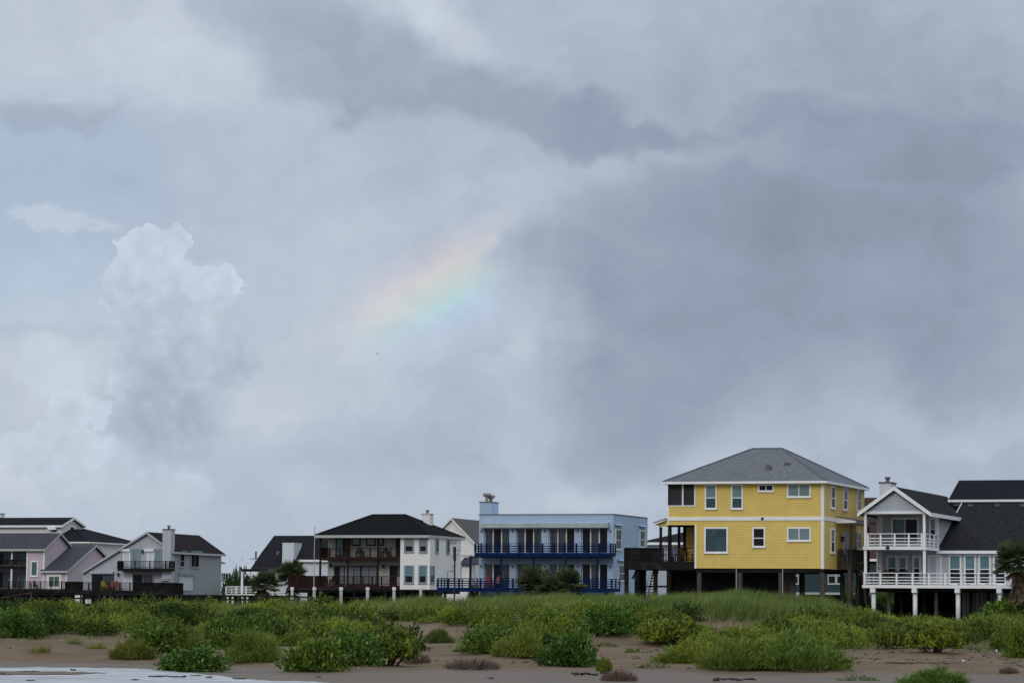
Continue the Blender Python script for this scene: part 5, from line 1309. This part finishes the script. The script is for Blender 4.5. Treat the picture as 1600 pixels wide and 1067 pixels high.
def bush(kind, px, py, w, h, label, tint=(1, 1, 1), depth=1.0, flowers=False, name='dune_bush', cat='bush', group=None):
    """one bush: foot in the photo, width and height in photo pixels"""
    x, y, z = ground_hit(px, py); i = _bi[0]; _bi[0] += 1
    y += w * y / FPX * .25
    z = float(height(x, y)); s = y / FPX
    r = empty(name, (x, y, z - .03), (i * 2.399) % 6.28); tag(r, label, cat, group)
    f = bpy.data.objects.new('foliage', PROTO[kind][i % len(PROTO[kind])]); COL.objects.link(f); f.parent = r
    # keep width in world x whatever the turn: nearly round plan
    sx = w * s / 1.78; sz = h * s / .80
    r.scale = (sx, sx * depth, sz)
    f.color = (tint[0], tint[1], tint[2], 1)
    if kind in ('tuft', 'creep'): r.rotation_euler = (0, 0, 0); return r
    st = bpy.data.objects.new('stems', STEMS[i % 3]); COL.objects.link(st); st.parent = r
    if flowers:
        fl = bpy.data.objects.new('flowers', FLOWERS[i % 2]); COL.objects.link(fl); fl.parent = r; fl['kind'] = 'stuff'
    return r
G1, G2, G3 = (.78, .95, .9), (1.0, 1.0, 1.0), (1.12, 1.05, .75)
BUSHES = [
    ('leafy', 300, 1049, 104, 34, 'low dark green bush standing alone on wet sand at lower left', G1, True),
    ('fine', 205, 1030, 66, 30, 'straggly olive shrub on bare sand, left half of the wide clump', (1.0, .82, .55), False),
    ('leafy', 240, 1020, 90, 42, 'green bush rising in the middle of the wide olive clump', G2, True),
    ('fine', 285, 1018, 70, 40, 'grassy grey-green bush at the right end of the wide olive clump', (.9, .9, .7), False),
    ('leafy', 26, 997, 72, 38, 'rounded dark green bush at the left edge of the sand', G1, False),
    ('leafy', 352, 1014, 62, 46, 'tall green bush right of the bare sand gap', G2, True),
    ('leafy', 404, 1010, 86, 44, 'broad green bush behind the light grassy clump', G1, True),
    ('fine', 392, 1034, 86, 48, 'light green grassy clump at the foot of the dune', (1.1, 1.1, .8), False),
    ('leafy', 492, 1049, 96, 46, 'bright green bush nearest the water in the middle', G3, True),
    ('leafy', 548, 1040, 84, 50, 'green bush squeezed between two larger front bushes', G1, True),
    ('sprig', 600, 1040, 108, 62, 'large bushy yellow-green shrub left of the dry brown plant', G2, True),
    ('dry', 650, 1037, 46, 30, 'thin dry brown stems beside the large yellow-green shrub', (.9, .9, .9), False),
    ('dry', 737, 1046, 88, 30, 'dead brown bush on bare sand in the middle', G2, False),
    ('fine', 686, 1004, 42, 22, 'small grey-green tuft in the sandy hollow', (.85, .85, .8), False),
    ('leafy', 762, 1020, 80, 36, 'green bush between the sandy hollow and the pale grass', G2, True),
    ('fine', 812, 1027, 74, 42, 'pale yellow-green grass clump left of the dark round bush', (1.25, 1.15, .75), False),
    ('leafy', 891, 1041, 84, 46, 'dark green round bush standing apart on the sand', (.62, .8, .75), True),
    ('leafy', 868, 1000, 78, 40, 'green bush on the slope above the dark round bush', G3, False),
    ('leafy', 953, 993, 76, 40, 'green bush at the head of the sandy gully', G1, False),
    ('dry', 968, 1064, 58, 32, 'small dry red-brown plant beside dark seaweed', (1.0, .85, .8), False),
    ('sprig', 944, 1052, 26, 26, 'small yellow-green sprig behind the dry red-brown plant', G2, False),
    ('sprig', 1050, 1010, 110, 42, 'yellow-green bush on the slope above the flat creeping plants', G3, False),
    ('fine', 1085, 1036, 112, 34, 'low yellow-green mat of grass on the right-hand sand', (1.3, 1.15, .6), False),
    ('fine', 1150, 1046, 110, 46, 'grassy green mound joining the yellow mat to the tall clump', (1.05, 1.05, .75), False),
    ('fine', 1255, 1049, 136, 56, 'tall rounded grassy clump, largest plant on the right-hand sand', (.95, 1.05, .75), False),
    ('sprig', 1205, 1047, 80, 42, 'yellow leafy plant at the foot of the tall grassy clump', G3, False),
    ('sprig', 1392, 1014, 46, 40, 'narrow green bush with bare stems left of the wide stemmed bush', G2, False),
    ('sprig', 1462, 1020, 90, 44, 'wide yellow-green bush with bare reddish stems on the sand', G3, False),
    ('sprig', 1497, 1012, 40, 38, 'small green bush touching the wide stemmed bush on its right', G2, False),
    ('sprig', 1566, 1018, 38, 34, 'little upright bush with bare stems near the right edge', G2, False),
    ('leafy', 1596, 1028, 42, 48, 'dark bush cut by the right edge of the picture', G3, False),
    ('leafy', 1580, 972, 90, 34, 'bright green bush below the palm at the right', (1.1, 1.15, .8), False),
    ('dry', 1578, 1052, 32, 20, 'small brown dead tuft at the far right of the sand', G2, False),
    ('fine', 1463, 1072, 104, 28, 'green grass clump cut by the bottom edge at right', (.8, 1.0, .75), False),
    ('creep', 1342, 1063, 54, 14, 'flat creeping green plant on the sand at lower right', G2, False),
    ('tuft', 66, 1020, 40, 20, 'small dry yellow-green tuft on the left sand', (1.1, .85, .55), False),
    ('tuft', 111, 1006, 30, 16, 'tiny grey-green tuft above the dry tuft on the left sand', (.8, .8, .7), False),
    ('tuft', 152, 1014, 44, 14, 'sparse dry grass patch between the tufts and the olive shrub', (1.1, .85, .55), False),
    ('creep', 1022, 1044, 50, 14, 'flat creeping vine on the sand left of the yellow mat', G2, False),
    ('creep', 1000, 1020, 40, 14, 'creeping vine patch in the middle of the sandy gully', G2, False),
    ('creep', 945, 1010, 36, 12, 'small creeping vine patch at the top of the sandy gully', G2, False),
]
for kd, px, py, w, h, lb, tn, fl in BUSHES:
    bush(kd, px, py, w, h, lb, tn, flowers=fl, group='plants on the dune front')

# ---- dense growth over the dune: one mass of shrubs, one of grass
FX_ = [0, 60, 160, 200, 300, 322, 335, 445, 640, 652, 700, 728, 800, 850, 905, 930, 1000, 1040, 1100, 1320, 1335, 1420, 1500, 1600]
FY_ = [996, 996, 994, 990, 984, 990, 1018, 1034, 1036, 1000, 986, 1004, 1018, 1010, 998, 990, 992, 1012, 1024, 1026, 1010, 1014, 1012, 1018]
GAPS = [(715, 946, 26, 9), (615, 976, 34, 8), (690, 988, 40, 12), (915, 988, 24, 9), (815, 976, 12, 9), (1092, 965, 20, 5), (312, 982, 16, 7), (130, 962, 16, 5), (532, 957, 12, 4), (985, 975, 14, 5), (1215, 972, 30, 4), (660, 992, 20, 14), (1000, 945, 12, 4)]
_Ri = np.array([[_r.x, _r.y, _r.z], [_u.x, _u.y, _u.z], [_f.x, _f.y, _f.z]])
def project(X, Y, Z):
    p = np.stack([X - EYE.x, Y - EYE.y, Z - EYE.z], 1) @ _Ri.T
    return 800 + FPX * p[:, 0] / p[:, 2], 533.5 - FPX * p[:, 1] / p[:, 2]
def veg_ok(px, py, slack=0.0):
    ok = py < np.interp(px, FX_, FY_) + slack
    for gx, gy, a, b_ in GAPS:
        ok &= ((px - gx) / a) ** 2 + ((py - gy) / b_) ** 2 > 1
    return ok
rng = np.random.default_rng(21)
N = 2600
X = rng.uniform(-31, 31, N); Y = rng.uniform(112, 152, N); Z = height(X, Y); px, py = project(X, Y, Z)
patch = vnoise(X / 4.5 + 40, Y / 5.5 + 11)
top = np.interp(px, [0, 300, 600, 900, 1150, 1300, 1600], [946, 952, 958, 956, 966, 968, 950])
keep = veg_ok(px, py) & (patch > -.13) & ((py > top) | (rng.random(N) < np.interp(px, [0, 300, 600, 1330, 1400], [.22, .12, .03, .03, .4]))) & (px > -40) & (px < 1640)
cand = np.nonzero(keep)[0]; chosen = []
for i in cand:
    if all((X[i] - X[j]) ** 2 + (Y[i] - Y[j]) ** 2 > .72 for j in chosen): chosen.append(i)
chosen = np.array(chosen)
V, F_, T = [], [], []; off = 0
def bare(me):
    v = np.empty(len(me.vertices) * 3, np.float32); me.vertices.foreach_get('co', v); v = v.reshape(-1, 4, 3)
    t = np.empty(len(me.vertices), np.float32); me.attributes['tint'].data.foreach_get('value', t); return v, t.reshape(-1, 4)
SRC = {k_: [bare(me) for me in PROTO[k_]] for k_ in ('leafy', 'sprig')}
for n_i, i in enumerate(chosen):
    kd = 'sprig' if (px[i] > 980 and rng.random() < .75) or rng.random() < .4 else 'leafy'
    v, t = SRC[kd][n_i % len(SRC[kd])]
    sel = rng.choice(len(v), 1500, replace=False); v = v[sel]; t = t[sel]
    a = rng.uniform(0, 6.28); s = rng.uniform(.55, .98); sh = s * rng.uniform(.75, 1.3)
    if py[i] < top[i] + 3: s *= .7; sh = s * rng.uniform(.5, .75)
    R_ = np.array([[math.cos(a), -math.sin(a), 0], [math.sin(a), math.cos(a), 0], [0, 0, 1]])
    w = (v @ R_.T) * np.array([s, s, sh]) + np.array([X[i], Y[i], Z[i] - .05])
    V.append(w.reshape(-1, 3)); T.append(np.clip(t + rng.normal() * .22 + (.10 if kd == 'sprig' else -.02) + 1.0 * vnoise(np.array([X[i] / 6 + 3]), np.array([Y[i] / 4]))[0], 0, 1).ravel())
V = np.concatenate(V); T = np.concatenate(T)
print('shrub cover', len(chosen), len(V) // 4)
SHRUBM = leaf_mat('dune_shrub_leaf', (0.020, 0.050, 0.005), (0.235, 0.285, 0.030), use_obj=False)
sc_ = np_mesh('shrub_cover', V, np.arange(len(V)).reshape(-1, 4), SHRUBM, attr=T)
tag(sc_, 'dense green shrubs covering the dune in front of the houses', 'shrubs', kind='stuff')

def blades(X, Y, Z, hgt, wid, lean, rng, tint):
    n = len(X); a = rng.uniform(0, 6.28, n); w = np.stack([np.cos(a), np.sin(a), np.zeros(n)], 1) * (wid / 2)[:, None]
    b_ = np.stack([X, Y, Z], 1); up = np.stack([lean[:, 0], lean[:, 1], np.ones(n)], 1)
    m1 = b_ + up * (hgt * .55)[:, None] * np.array([.45, .45, 1]); tip = b_ + up * hgt[:, None] * np.array([1.0, 1.0, .95])
    v = np.stack([b_ - w, b_ + w, m1 + w * .8, m1 - w * .8, tip], 1).reshape(-1, 3)
    k5 = np.arange(n)[:, None] * 5
    f = np.concatenate([k5 + np.array([0, 1, 2]), k5 + np.array([0, 2, 3]), k5 + np.array([3, 2, 4])], 1).reshape(-1, 3)
    return v, f, np.repeat(tint, 5)
def grass(name, N, ylim, accept, h0, h1, label, mat, seed, lean0=.25, cl=5):
    rng = np.random.default_rng(seed); nt_ = N // cl
    X = np.repeat(rng.uniform(-31, 31, nt_), cl) + rng.normal(size=nt_ * cl) * .10; Y = np.repeat(rng.uniform(*ylim, nt_), cl) + rng.normal(size=nt_ * cl) * .10
    Z = height(X, Y); px, py = project(X, Y, Z); ok = accept(X, Y, px, py, rng); X, Y, Z = X[ok], Y[ok], Z[ok]; n = len(X)
    hp = 1 + .9 * vnoise(X / 2.2 + 50, Y / 2.2)
    h = rng.uniform(h0, h1, n) * hp
    lean = rng.normal(size=(n, 2)) * .22 + np.array([lean0, -.05])
    t = np.clip(.42 + rng.normal(size=n) * .22 + .8 * vnoise(X / 3.1, Y / 3.1 + 70), 0, 1)
    v, f, tt = blades(X, Y, Z - .03, h, rng.uniform(.018, .040, n), lean, rng, t)
    print(name, n)
    return tag(np_mesh(name, v, f, mat, attr=tt), label, 'grass', kind='stuff')
def acc_crest(X, Y, px, py, rng):
    t = np.interp(px, [0, 300, 600, 900, 1150, 1300, 1420, 1600], [956, 964, 966, 962, 972, 976, 960, 952])
    dens = np.interp(px, [0, 330, 1330, 1400, 1600], [.55, 1, 1, .35, .2])
    return veg_ok(px, py) & ((py < t) | (Y > 148)) & (rng.random(len(X)) < dens) & (px > -40) & (px < 1640)
grass('beach_grass', 190000, (130, 164), acc_crest, .36, .78, 'tall blue-green beach grass along the top of the dune', GRASS, 31)
def acc_mid(X, Y, px, py, rng):
    return veg_ok(px, py, 6) & (rng.random(len(X)) < .75) & (px > -40) & (px < 1640)
MIDG = leaf_mat('meadow_grass_blade', (0.055, 0.105, 0.018), (0.20, 0.25, 0.055), use_obj=False)
grass('meadow_grass', 30000, (112, 150), acc_mid, .14, .32, 'shorter green grass between the dune shrubs', MIDG, 33)

# ---- palms, palmettos and yard shrubs
def palm(name, px, py, D, trunk_h, r, label, seed, nf=46, nd=22, base=1.6, cat='palm'):
    rng = random.Random(seed); nr = np.random.default_rng(seed)
    p = at(px, py, D); root = empty(name, (p.x, p.y, base), rng.uniform(0, 6)); tag(root, label, cat, 'palms in the yards')
    H_ = trunk_h
    if H_ > .3:
        path = [(0.06 * math.sin(i * .9 + seed), .05 * math.cos(i * 1.1), -.2 + (H_ + .2) * i / 6) for i in range(7)]
        MB().tube(path, [.2, .19, .18, .18, .19, .21, .17], 10).build('trunk', TRUNK, root, True)
    def fronds(n, emin, emax, mat, nm, scale, droop):
        V, T = [], []
        for i in range(n):
            a = rng.uniform(0, 6.283); e = rng.uniform(emin, emax); L_ = r * scale * rng.uniform(.75, 1.1)
            d = np.array([math.cos(a) * math.cos(e), math.sin(a) * math.cos(e), math.sin(e)])
            side = np.array([-math.sin(a), math.cos(a), 0]); upv = np.cross(d, side)
            o = np.array([0, 0, H_ - (rng.random() ** 1.5 * H_ * .55 if droop > .5 else 0)]); h_ = o + d * L_ * (.42 if droop < .5 else .25)
            nl = 18; th = np.linspace(-1.35, 1.35, nl)
            ld = d[None] * np.cos(th)[:, None] + side[None] * np.sin(th)[:, None]; ld[:, 2] -= droop * (.3 + .5 * np.abs(th))
            v, f = rhombi(np.repeat(h_[None], nl, 0), ld, L_ * .62 * np.cos(th * .45), np.full(nl, L_ * .085), nr)
            V.append(v); T.append(np.repeat(np.clip(nr.random(nl) * .5 + .5 * rng.random() , 0, 1), 4))
            pv, pf = rhombi(o[None], d[None], np.array([L_ * .45]), np.array([.05]), nr); V.append(pv); T.append(np.full(4, .4))
        V = np.concatenate(V); np_mesh(nm, V, np.arange(len(V)).reshape(-1, 4), mat, root, np.concatenate(T))
    fronds(nf, -.35, 1.35, PALM, 'crown', 1.0, .25)
    if nd: fronds(nd, -1.35, -.3, PALMDRY, 'dead_fronds', .85, .9)
    return root
palm('cabbage_palm', 414, 930, 322, 3.1, 1.9, 'shaggy palm with brown skirt left of the leaning green palm', 1, nd=34)
palm('cabbage_palm', 455, 930, 324, 4.2, 2.0, 'green palm in front of the square white chimney', 2, nd=16)
palm('cabbage_palm', 836, 930, 257, 2.9, 1.9, 'bushy brown-skirted palm before the blue house, left of its pair', 3, nd=36)
palm('cabbage_palm', 862, 930, 255, 2.2, 1.6, 'low bushy palm filling the middle of the pair before the blue house', 6, nd=30)
palm('cabbage_palm', 886, 930, 256, 2.7, 1.75, 'bushy green palm before the blue house, right of its pair', 4, nd=26)
palm('cabbage_palm', 1592, 930, 200, 3.9, 1.75, 'dark palm with dead fronds beside the white deck at right', 5, nd=40)
for i, (px_, D_, r_, lb) in enumerate(((1328, 216, 1.7, 'dark palmetto below the entry deck of the yellow house'), (1346, 213, 1.5, 'palmetto at the left corner of the white columns'), (1362, 215, 1.5, 'palmetto growing behind the first white column'), (1405, 219, 1.5, 'palmetto in the shade between the first two white columns'), (1424, 218, 1.4, 'palmetto just left of the second white column'), (1478, 219, 1.4, 'palmetto in the shade right of the second white column'))):
    palm('palmetto', px_, 945, D_, .25, r_, lb, 20 + i, nf=26, nd=6, cat='palmetto')
def shrub(name, px, D, w, h, zoff, label, tint, seed, kind='leafy', cat='shrub'):
    p = at(px, 930, D); root = empty(name, (p.x, p.y, 1.6 + zoff), seed); tag(root, label, cat)
    f = bpy.data.objects.new('foliage', PROTO[kind][seed % len(PROTO[kind])]); COL.objects.link(f); f.parent = root; f.scale = (w / 2, w / 2, h / .85); f.color = (*tint, 1)
    MB().tube([(0, 0, -.2), (.03, .02, h * .5)], [.1, .05], 7).build('trunk', TRUNK, root)
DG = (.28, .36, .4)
shrub('yard_tree', 372, 372, 3.6, 5.0, 0, 'dark green tree behind the white porch post', DG, 1)
shrub('yard_tree', 361, 368, 2.6, 4.4, 0, 'rounded dark tree beside the pale deck rail', (.36, .45, .42), 2)
shrub('yard_tree', 387, 374, 2.8, 4.5, 0, 'narrow dark tree right of the white porch post', DG, 3)
shrub('yard_shrub', 350, 366, 1.2, 2.6, 0, 'tall grassy shrub against the grey house corner', (.6, .7, .6), 4, 'fine')
shrub('yard_shrub', 428, 320, 4.2, 2.0, 0, 'low brown-green undergrowth below the two palms', (.75, .55, .6), 5)
shrub('yard_shrub', 398, 319, 2.2, 1.4, 0, 'dark undergrowth left of the shaggy palm', (.55, .45, .5), 6)
shrub('yard_shrub', 741, 330, 1.6, 3.4, 0, 'dark shrub in the gap beside the blue house wall', (.45, .45, .45), 7)
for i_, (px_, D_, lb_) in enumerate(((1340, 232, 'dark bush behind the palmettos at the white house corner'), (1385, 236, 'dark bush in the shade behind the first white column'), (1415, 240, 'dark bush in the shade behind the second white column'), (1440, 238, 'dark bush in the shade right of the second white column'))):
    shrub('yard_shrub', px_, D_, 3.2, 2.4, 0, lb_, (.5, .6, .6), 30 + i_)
shrub('yard_shrub', 1006, 211, 1.6, .9, 0, 'grey-green shrub under the left stair of the yellow house', (.5, .5, .6), 8)

# ================================================================== boardwalk, poles, furniture, small things
H = House('boardwalk', (-20, 940), 300, BASE, 'long dark wooden boardwalk rail running along the dune at left', 'boardwalk', theta=0.0)
x1 = H.fx('w', 466, 935); zr = H.fz('w', 200, 928.6); zm = H.fz('w', 200, 935.0)
H.floor('walkway', 0, x1, 0, 1.6, zr - 1.15, zr - .9, BLKW)
H.box('rail', 0, x1, -.06, .1, zr - .09, zr + .05, BLKW); H.box('rail', 0, x1, -.01, .05, zm - .08, zm + .08, BLKW); H.box('rail', 0, x1, 1.5, 1.6, zr - .09, zr + .05, BLKW)
n = 20
for i in range(n + 1):
    for yy in (.08, 1.44):
        H.box('post', x1 * i / n - .07, x1 * i / n + .07, yy, yy + .12, -.4, zr - .1, BLKW)
H = House('beach_ramp', (48, 940), 296, BASE, 'sloping wooden handrail of the beach ramp at the far left', 'ramp', theta=0.0)
za, zb_ = H.fz('o', 0, 600), H.fz('o', 540, 512); xa_ = H.fx('o', 0, 600)
sl_ = (zb_ - za) / (0 - xa_); xs_ = xa_ - 3; zs_ = za - 3 * sl_
MB().prism([(xs_, zs_), (0, zb_), (0, zb_ - .1), (xs_, zs_ - .1)], -.06, .08, lambda a, d, z: (a, d, z)).build('handrail', BWOOD, H.root)
MB().prism([(xs_, zs_ - 1.0), (0, zb_ - 1.0), (0, zb_ - 1.2), (xs_, zs_ - 1.2)], -.05, 1.4, lambda a, d, z: (a, d, z)).build('walkway', BLKW, H.root)
for i in range(14):
    xx = xs_ * i / 13; zz = zb_ + xx * sl_; H.box('baluster', xx - .05, xx + .05, -.03, .05, zz - 1.3, zz - .101, BLKW)
H.box('post', -.08, .08, -.1, .1, -.5, zb_ + .05, BWOOD)

p = at(490.2, 930, 312); z1 = at(490.2, 824, 312).z - BASE
r = empty('flagpole', (p.x, p.y, BASE)); tag(r, 'thin bare pale flagpole at the left end of the brown balconies', 'flagpole')
MB().tube([(0, 0, -.2), (0, 0, z1)], [.06, .035], 8).build('pole', PIPE, r); MB().tube([(0, 0, z1), (0, 0, z1 + .1)], [.07, .05], 8).build('finial', PIPE, r)
p = at(710, 930, 259); zz = lambda y: at(710, y, 259).z - BASE
r = empty('yard_mast', (p.x, p.y, BASE)); tag(r, 'black mast with crooked wire arms behind the navy deck rail', 'mast')
MB().tube([(0, 0, -.2), (0, 0, zz(876))], [.07, .07], 8).build('pole', BLACK, r); MB().tube([(0, 0, zz(876)), (-.03, 0, zz(854))], [.12, .13], 8).build('sleeve', BLACK, r)
for pts in ([(0, 0, zz(860)), (.3, 0, zz(859)), (.5, .05, zz(859) + .02)], [(0, 0, zz(868)), (.2, 0, zz(867)), (.32, 0, zz(863))], [(0, 0, zz(873)), (-.2, 0, zz(871)), (-.27, 0, zz(866))],
            [(0, 0, zz(884)), (-.2, 0, zz(883)), (-.22, 0, zz(890)), (-.22, 0, zz(893))], [(0, 0, zz(893)), (-.5, .1, zz(892)), (-.6, .1, zz(894)), (-.62, .1, zz(902))]):
    MB().tube(pts, .025, 5).build('wire_arm', BLACK, r)

CY, CR, CB, CW, CD, CO = (plain(n_, c_, .5) for n_, c_ in (('yellow_plastic', (.42, .25, .02)), ('red_plastic', (.22, .025, .02)), ('blue_plastic', (.03, .06, .16)), ('white_plastic', (.5, .52, .55)), ('dark_wicker', (.02, .018, .017)), ('orange_wood', (.22, .10, .02))))
chair(GH, GH.fx('b', 290, 790, -1.4), -1.4, G_Z, .6, CY, 'yellow garden chair on the grey house deck')
chair(GH, GH.fx('b', 360, 790, -1.2), -1.2, G_Z, -.3, CR, 'left of the two red garden chairs on the grey house deck')
chair(GH, GH.fx('b', 418, 790, -1.3), -1.3, G_Z, .3, CR, 'right of the two red garden chairs on the grey house deck')
table(GH, GH.fx('b', 140, 790, -1.6), -1.6, G_Z, CD, 'small dark table at the left end of the grey house deck', .4)
table(PH, PH.fx('o', 590, 430, -1.4), -1.4, P_Z, CB, 'blue-grey table on the pink house deck beside a dark chair', .5)
chair(PH, PH.fx('o', 668, 430, -1.5), -1.5, P_Z, 1.2, CD, 'dark chair right of the blue-grey table on the pink deck')
chair(PH, PH.fx('o', 100, 430, -1.2), -1.2, P_Z, .3, CD, 'dark chair on the pink deck left of the white post')
chair(PH, PH.fx('o', 300, 430, -1.2), -1.2, P_Z, -.4, CD, 'dark chair on the pink deck right of the white post')
chair(YH, YH.fx('i', 590, 560, 1.6), 1.6, Y_ZDF, .5, CW, 'white and blue chair on the yellow house deck near the post')
chair(YH, YH.fx('i', 715, 560, 1.4), 1.4, Y_ZDF, -.2, CB, 'blue chair on the yellow house deck')
chair(YH, YH.fx('i', 775, 560, 2.0), 2.0, Y_ZDF, .2, CY, 'yellow chair on the yellow house deck')
chair(YH, YH.fx('i', 860, 560, 2.2), 2.2, Y_ZDF, .9, CO, 'orange chair at the back of the yellow house deck')
table(YH, YH.fx('i', 915, 560, 1.6), 1.6, Y_ZDF, CO, 'orange wooden table on the yellow house deck by the wall', .45)
chair(YH, .55, Y_YD + .9, Y_ZF, 1.2, CD, 'dark chair nearest the front of the yellow house entry deck')
chair(YH, .55, Y_YD + 2.9, Y_ZF, 1.9, CD, 'dark chair further back on the yellow house entry deck')
chair(BH, BH.fx('e', 620, 920, -1.2), -1.2, B_Z[1], .3, CR, 'left red chair on the navy deck')
chair(BH, BH.fx('e', 700, 920, -1.2), -1.2, B_Z[1], -.3, CR, 'right red chair on the navy deck')
for lb, x_, fl in (('left dark chair on the upper red-brown balcony', 700, 0), ('right dark chair on the upper red-brown balcony', 930, 0)):
    chair(BR, BR.fx('d', x_, 490, 1.0), 1.0, BR_Z[fl], .3, CD, lb)
chair(BR, BR.fx('d', 395, 740, 1.0), 1.0, BR_Z[1], .8, RWOOD, 'red-brown chair on the lower red-brown deck')
chair(BR, BR.fx('d', 445, 745, .9), .9, BR_Z[1], -.6, RWOOD, 'second red-brown chair, nearer the lamp, on the lower deck')
for j, (x_, lb) in enumerate(((470, 'left dark wicker chair on the lower white deck'), (590, 'middle dark wicker chair on the lower white deck'), (700, 'right dark wicker chair on the lower white deck'))):
    chair(WH, WH.fx('l', x_, 480, 2.4), 2.4, W_Z[1], (.4, 0, -.5)[j], CD, lb)
table(WH, WH.fx('h', 780, 800, 2.2), 2.2, W_Z[1], CD, 'dark table under the left of the four deck windows', .6)
table(WH, WH.fx('h', 910, 800, 2.2), 2.2, W_Z[1], CD, 'dark table under the right of the four deck windows', .6)

# ---- scattered bits of dead stem and weed on the sand at the dune foot
rng = np.random.default_rng(77); N = 5200
X = rng.uniform(-27, 27, N); Y = 92 + 36 * rng.random(N) ** .8; Z = height(X, Y); px, py = project(X, Y, Z)
ok = (vnoise(X / 2.6 + 90, Y / 2.2 + 4) > np.interp(px, [0, 250, 900, 1250, 1600], [.16, .2, .14, .0, -.05])) & (Z > .10) & (px > -20) & (px < 1620); X, Y, Z = X[ok], Y[ok], Z[ok]; n = len(X)
d = np.concatenate([rng.normal(size=(n, 2)), np.abs(rng.normal(size=(n, 1))) * .25], 1)
v, f = rhombi(np.stack([X, Y, Z + .012], 1), d, rng.uniform(.08, .42, n), rng.uniform(.015, .05, n), rng)
WRACK = leaf_mat('dead_bits', (0.028, 0.020, 0.014), (0.085, 0.075, 0.035), .05, use_obj=False)
tag(np_mesh('beach_debris', v, f, WRACK, attr=np.repeat(rng.random(n) ** 1.6, 4)), 'scattered dead stems and weed bits on the sand', 'debris', kind='stuff')
print('debris', n)

# ---- driftwood, seaweed, litter on the sand
WEED = plain('wet_seaweed', (.035, .026, .020), .7)
def litter(name, px, py, ln, hp, label, mat, seed, rz=0.0, cat='driftwood', n=7):
    x, y, z = ground_hit(px, py); z = max(z, .03); rng = random.Random(seed); s = y / FPX
    r = empty(name, (x, y, z), rz); tag(r, label, cat)
    L_ = ln * s; pts = [(-L_ / 2 + L_ * i / n, rng.uniform(-.12, .12) * (i > 0), max(.01, hp * s * rng.uniform(.2, 1))) for i in range(n + 1)]
    MB().tube(pts, [hp * s * rng.uniform(.35, .75) for _ in pts], 6).build('stem', mat, r, True)
    for i in range(1, n, 2):
        q0 = pts[i]; MB().tube([q0, (q0[0] + rng.uniform(.05, .25) * L_ * .3, q0[1] + rng.uniform(-.5, .5), q0[2] + hp * s * rng.uniform(-.3, .8))], [hp * s * .35, hp * s * .12], 5).build('branch', mat, r)
for i, (px_, py_, l_, h_, lb) in enumerate(((48, 1051, 16, 1.6, 'dark stick lying left on the wet sandbar'), (114, 1048.5, 8, 2.0, 'short dark stub right on the wet sandbar'), (2, 1054.5, 10, 2, 'dark stick at the left edge of the shallow water'), (48, 1065, 14, 1.4, 'thin stick in the water at the bottom left'),
        (262, 1059, 62, 2.2, 'long branch lying in the shallow water below the dark bush'), (211, 1064, 12, 1.4, 'short stick left of the long branch'), (306, 1057, 18, 1.2, 'thin stick above the long branch'), (330, 1060, 5, 2.2, 'small dark stub right of the long branch'), (374, 1062.5, 22, 1.8, 'curved stick on the wet sand right of the long branch'),
        (498, 1059, 8, 1.4, 'tiny twig on the damp sand in the middle'), (767, 1061, 6, 1.8, 'tiny dark twig below the dead brown bush'), (1120, 1066, 10, 2.4, 'dark stick at the bottom right of centre'))):
    litter('driftwood', px_, py_, l_, h_, lb, WEED, i, .1 * ((i * 37) % 7 - 3))
litter('seaweed_clump', 914, 1056, 40, 3.6, 'dark seaweed heap left of the dry red-brown plant', WEED, 40, 0, 'seaweed', 10)
litter('seaweed_clump', 1148, 1064, 66, 2.8, 'long dark seaweed line at the bottom right', WEED, 41, 0, 'seaweed', 12)
litter('seaweed_clump', 1440, 1036, 120, 1.6, 'thin dark wrack line across the right-hand sand', WEED, 42, 0, 'seaweed', 16)
for px_, py_, lb in ((1094, 997, 'white scrap of litter on the slope above the yellow mat'), (1504, 1033, 'white shell on the right-hand sand'), (1556, 1017, 'small white shell near the little upright bush')):
    x, y, z = ground_hit(px_, py_ + 1); mb = MB(); mb.tube([(0, 0, -.01), (.01, 0, .03), (.02, .01, .06)], [.035, .05, .02], 7)
    o = mb.build('shell', SHUT); o.location = (x, y - .1, z + .02); tag(o, lb, 'shell')

# ---- one small bird high up in front of the rainbow's foot
p = at(590, 553, 170); r = empty('bird', p, .5); r.scale = (.65, .65, .65); tag(r, 'tiny dark bird flying below the rainbow', 'bird')
MB().tube([(0, -.11, 0), (0, -.06, .01), (0, .02, .012), (0, .09, .0), (0, .14, 0)], [.012, .03, .034, .02, .008], 8).build('body', BLACK, r, True)
for s in (-1, 1):
    MB().hexa([(s * .02, -.03, .01), (s * .02, .05, .01), (s * .10, .03, .06), (s * .10, -.03, .06), (s * .02, -.03, .018), (s * .02, .05, .018), (s * .10, .03, .066), (s * .10, -.03, .066)]).hexa(
        [(s * .10, -.03, .06), (s * .10, .03, .06), (s * .19, .05, .03), (s * .19, .03, .03), (s * .10, -.03, .066), (s * .10, .03, .066), (s * .19, .05, .034), (s * .19, .03, .034)]).build('wing', BLACK, r)
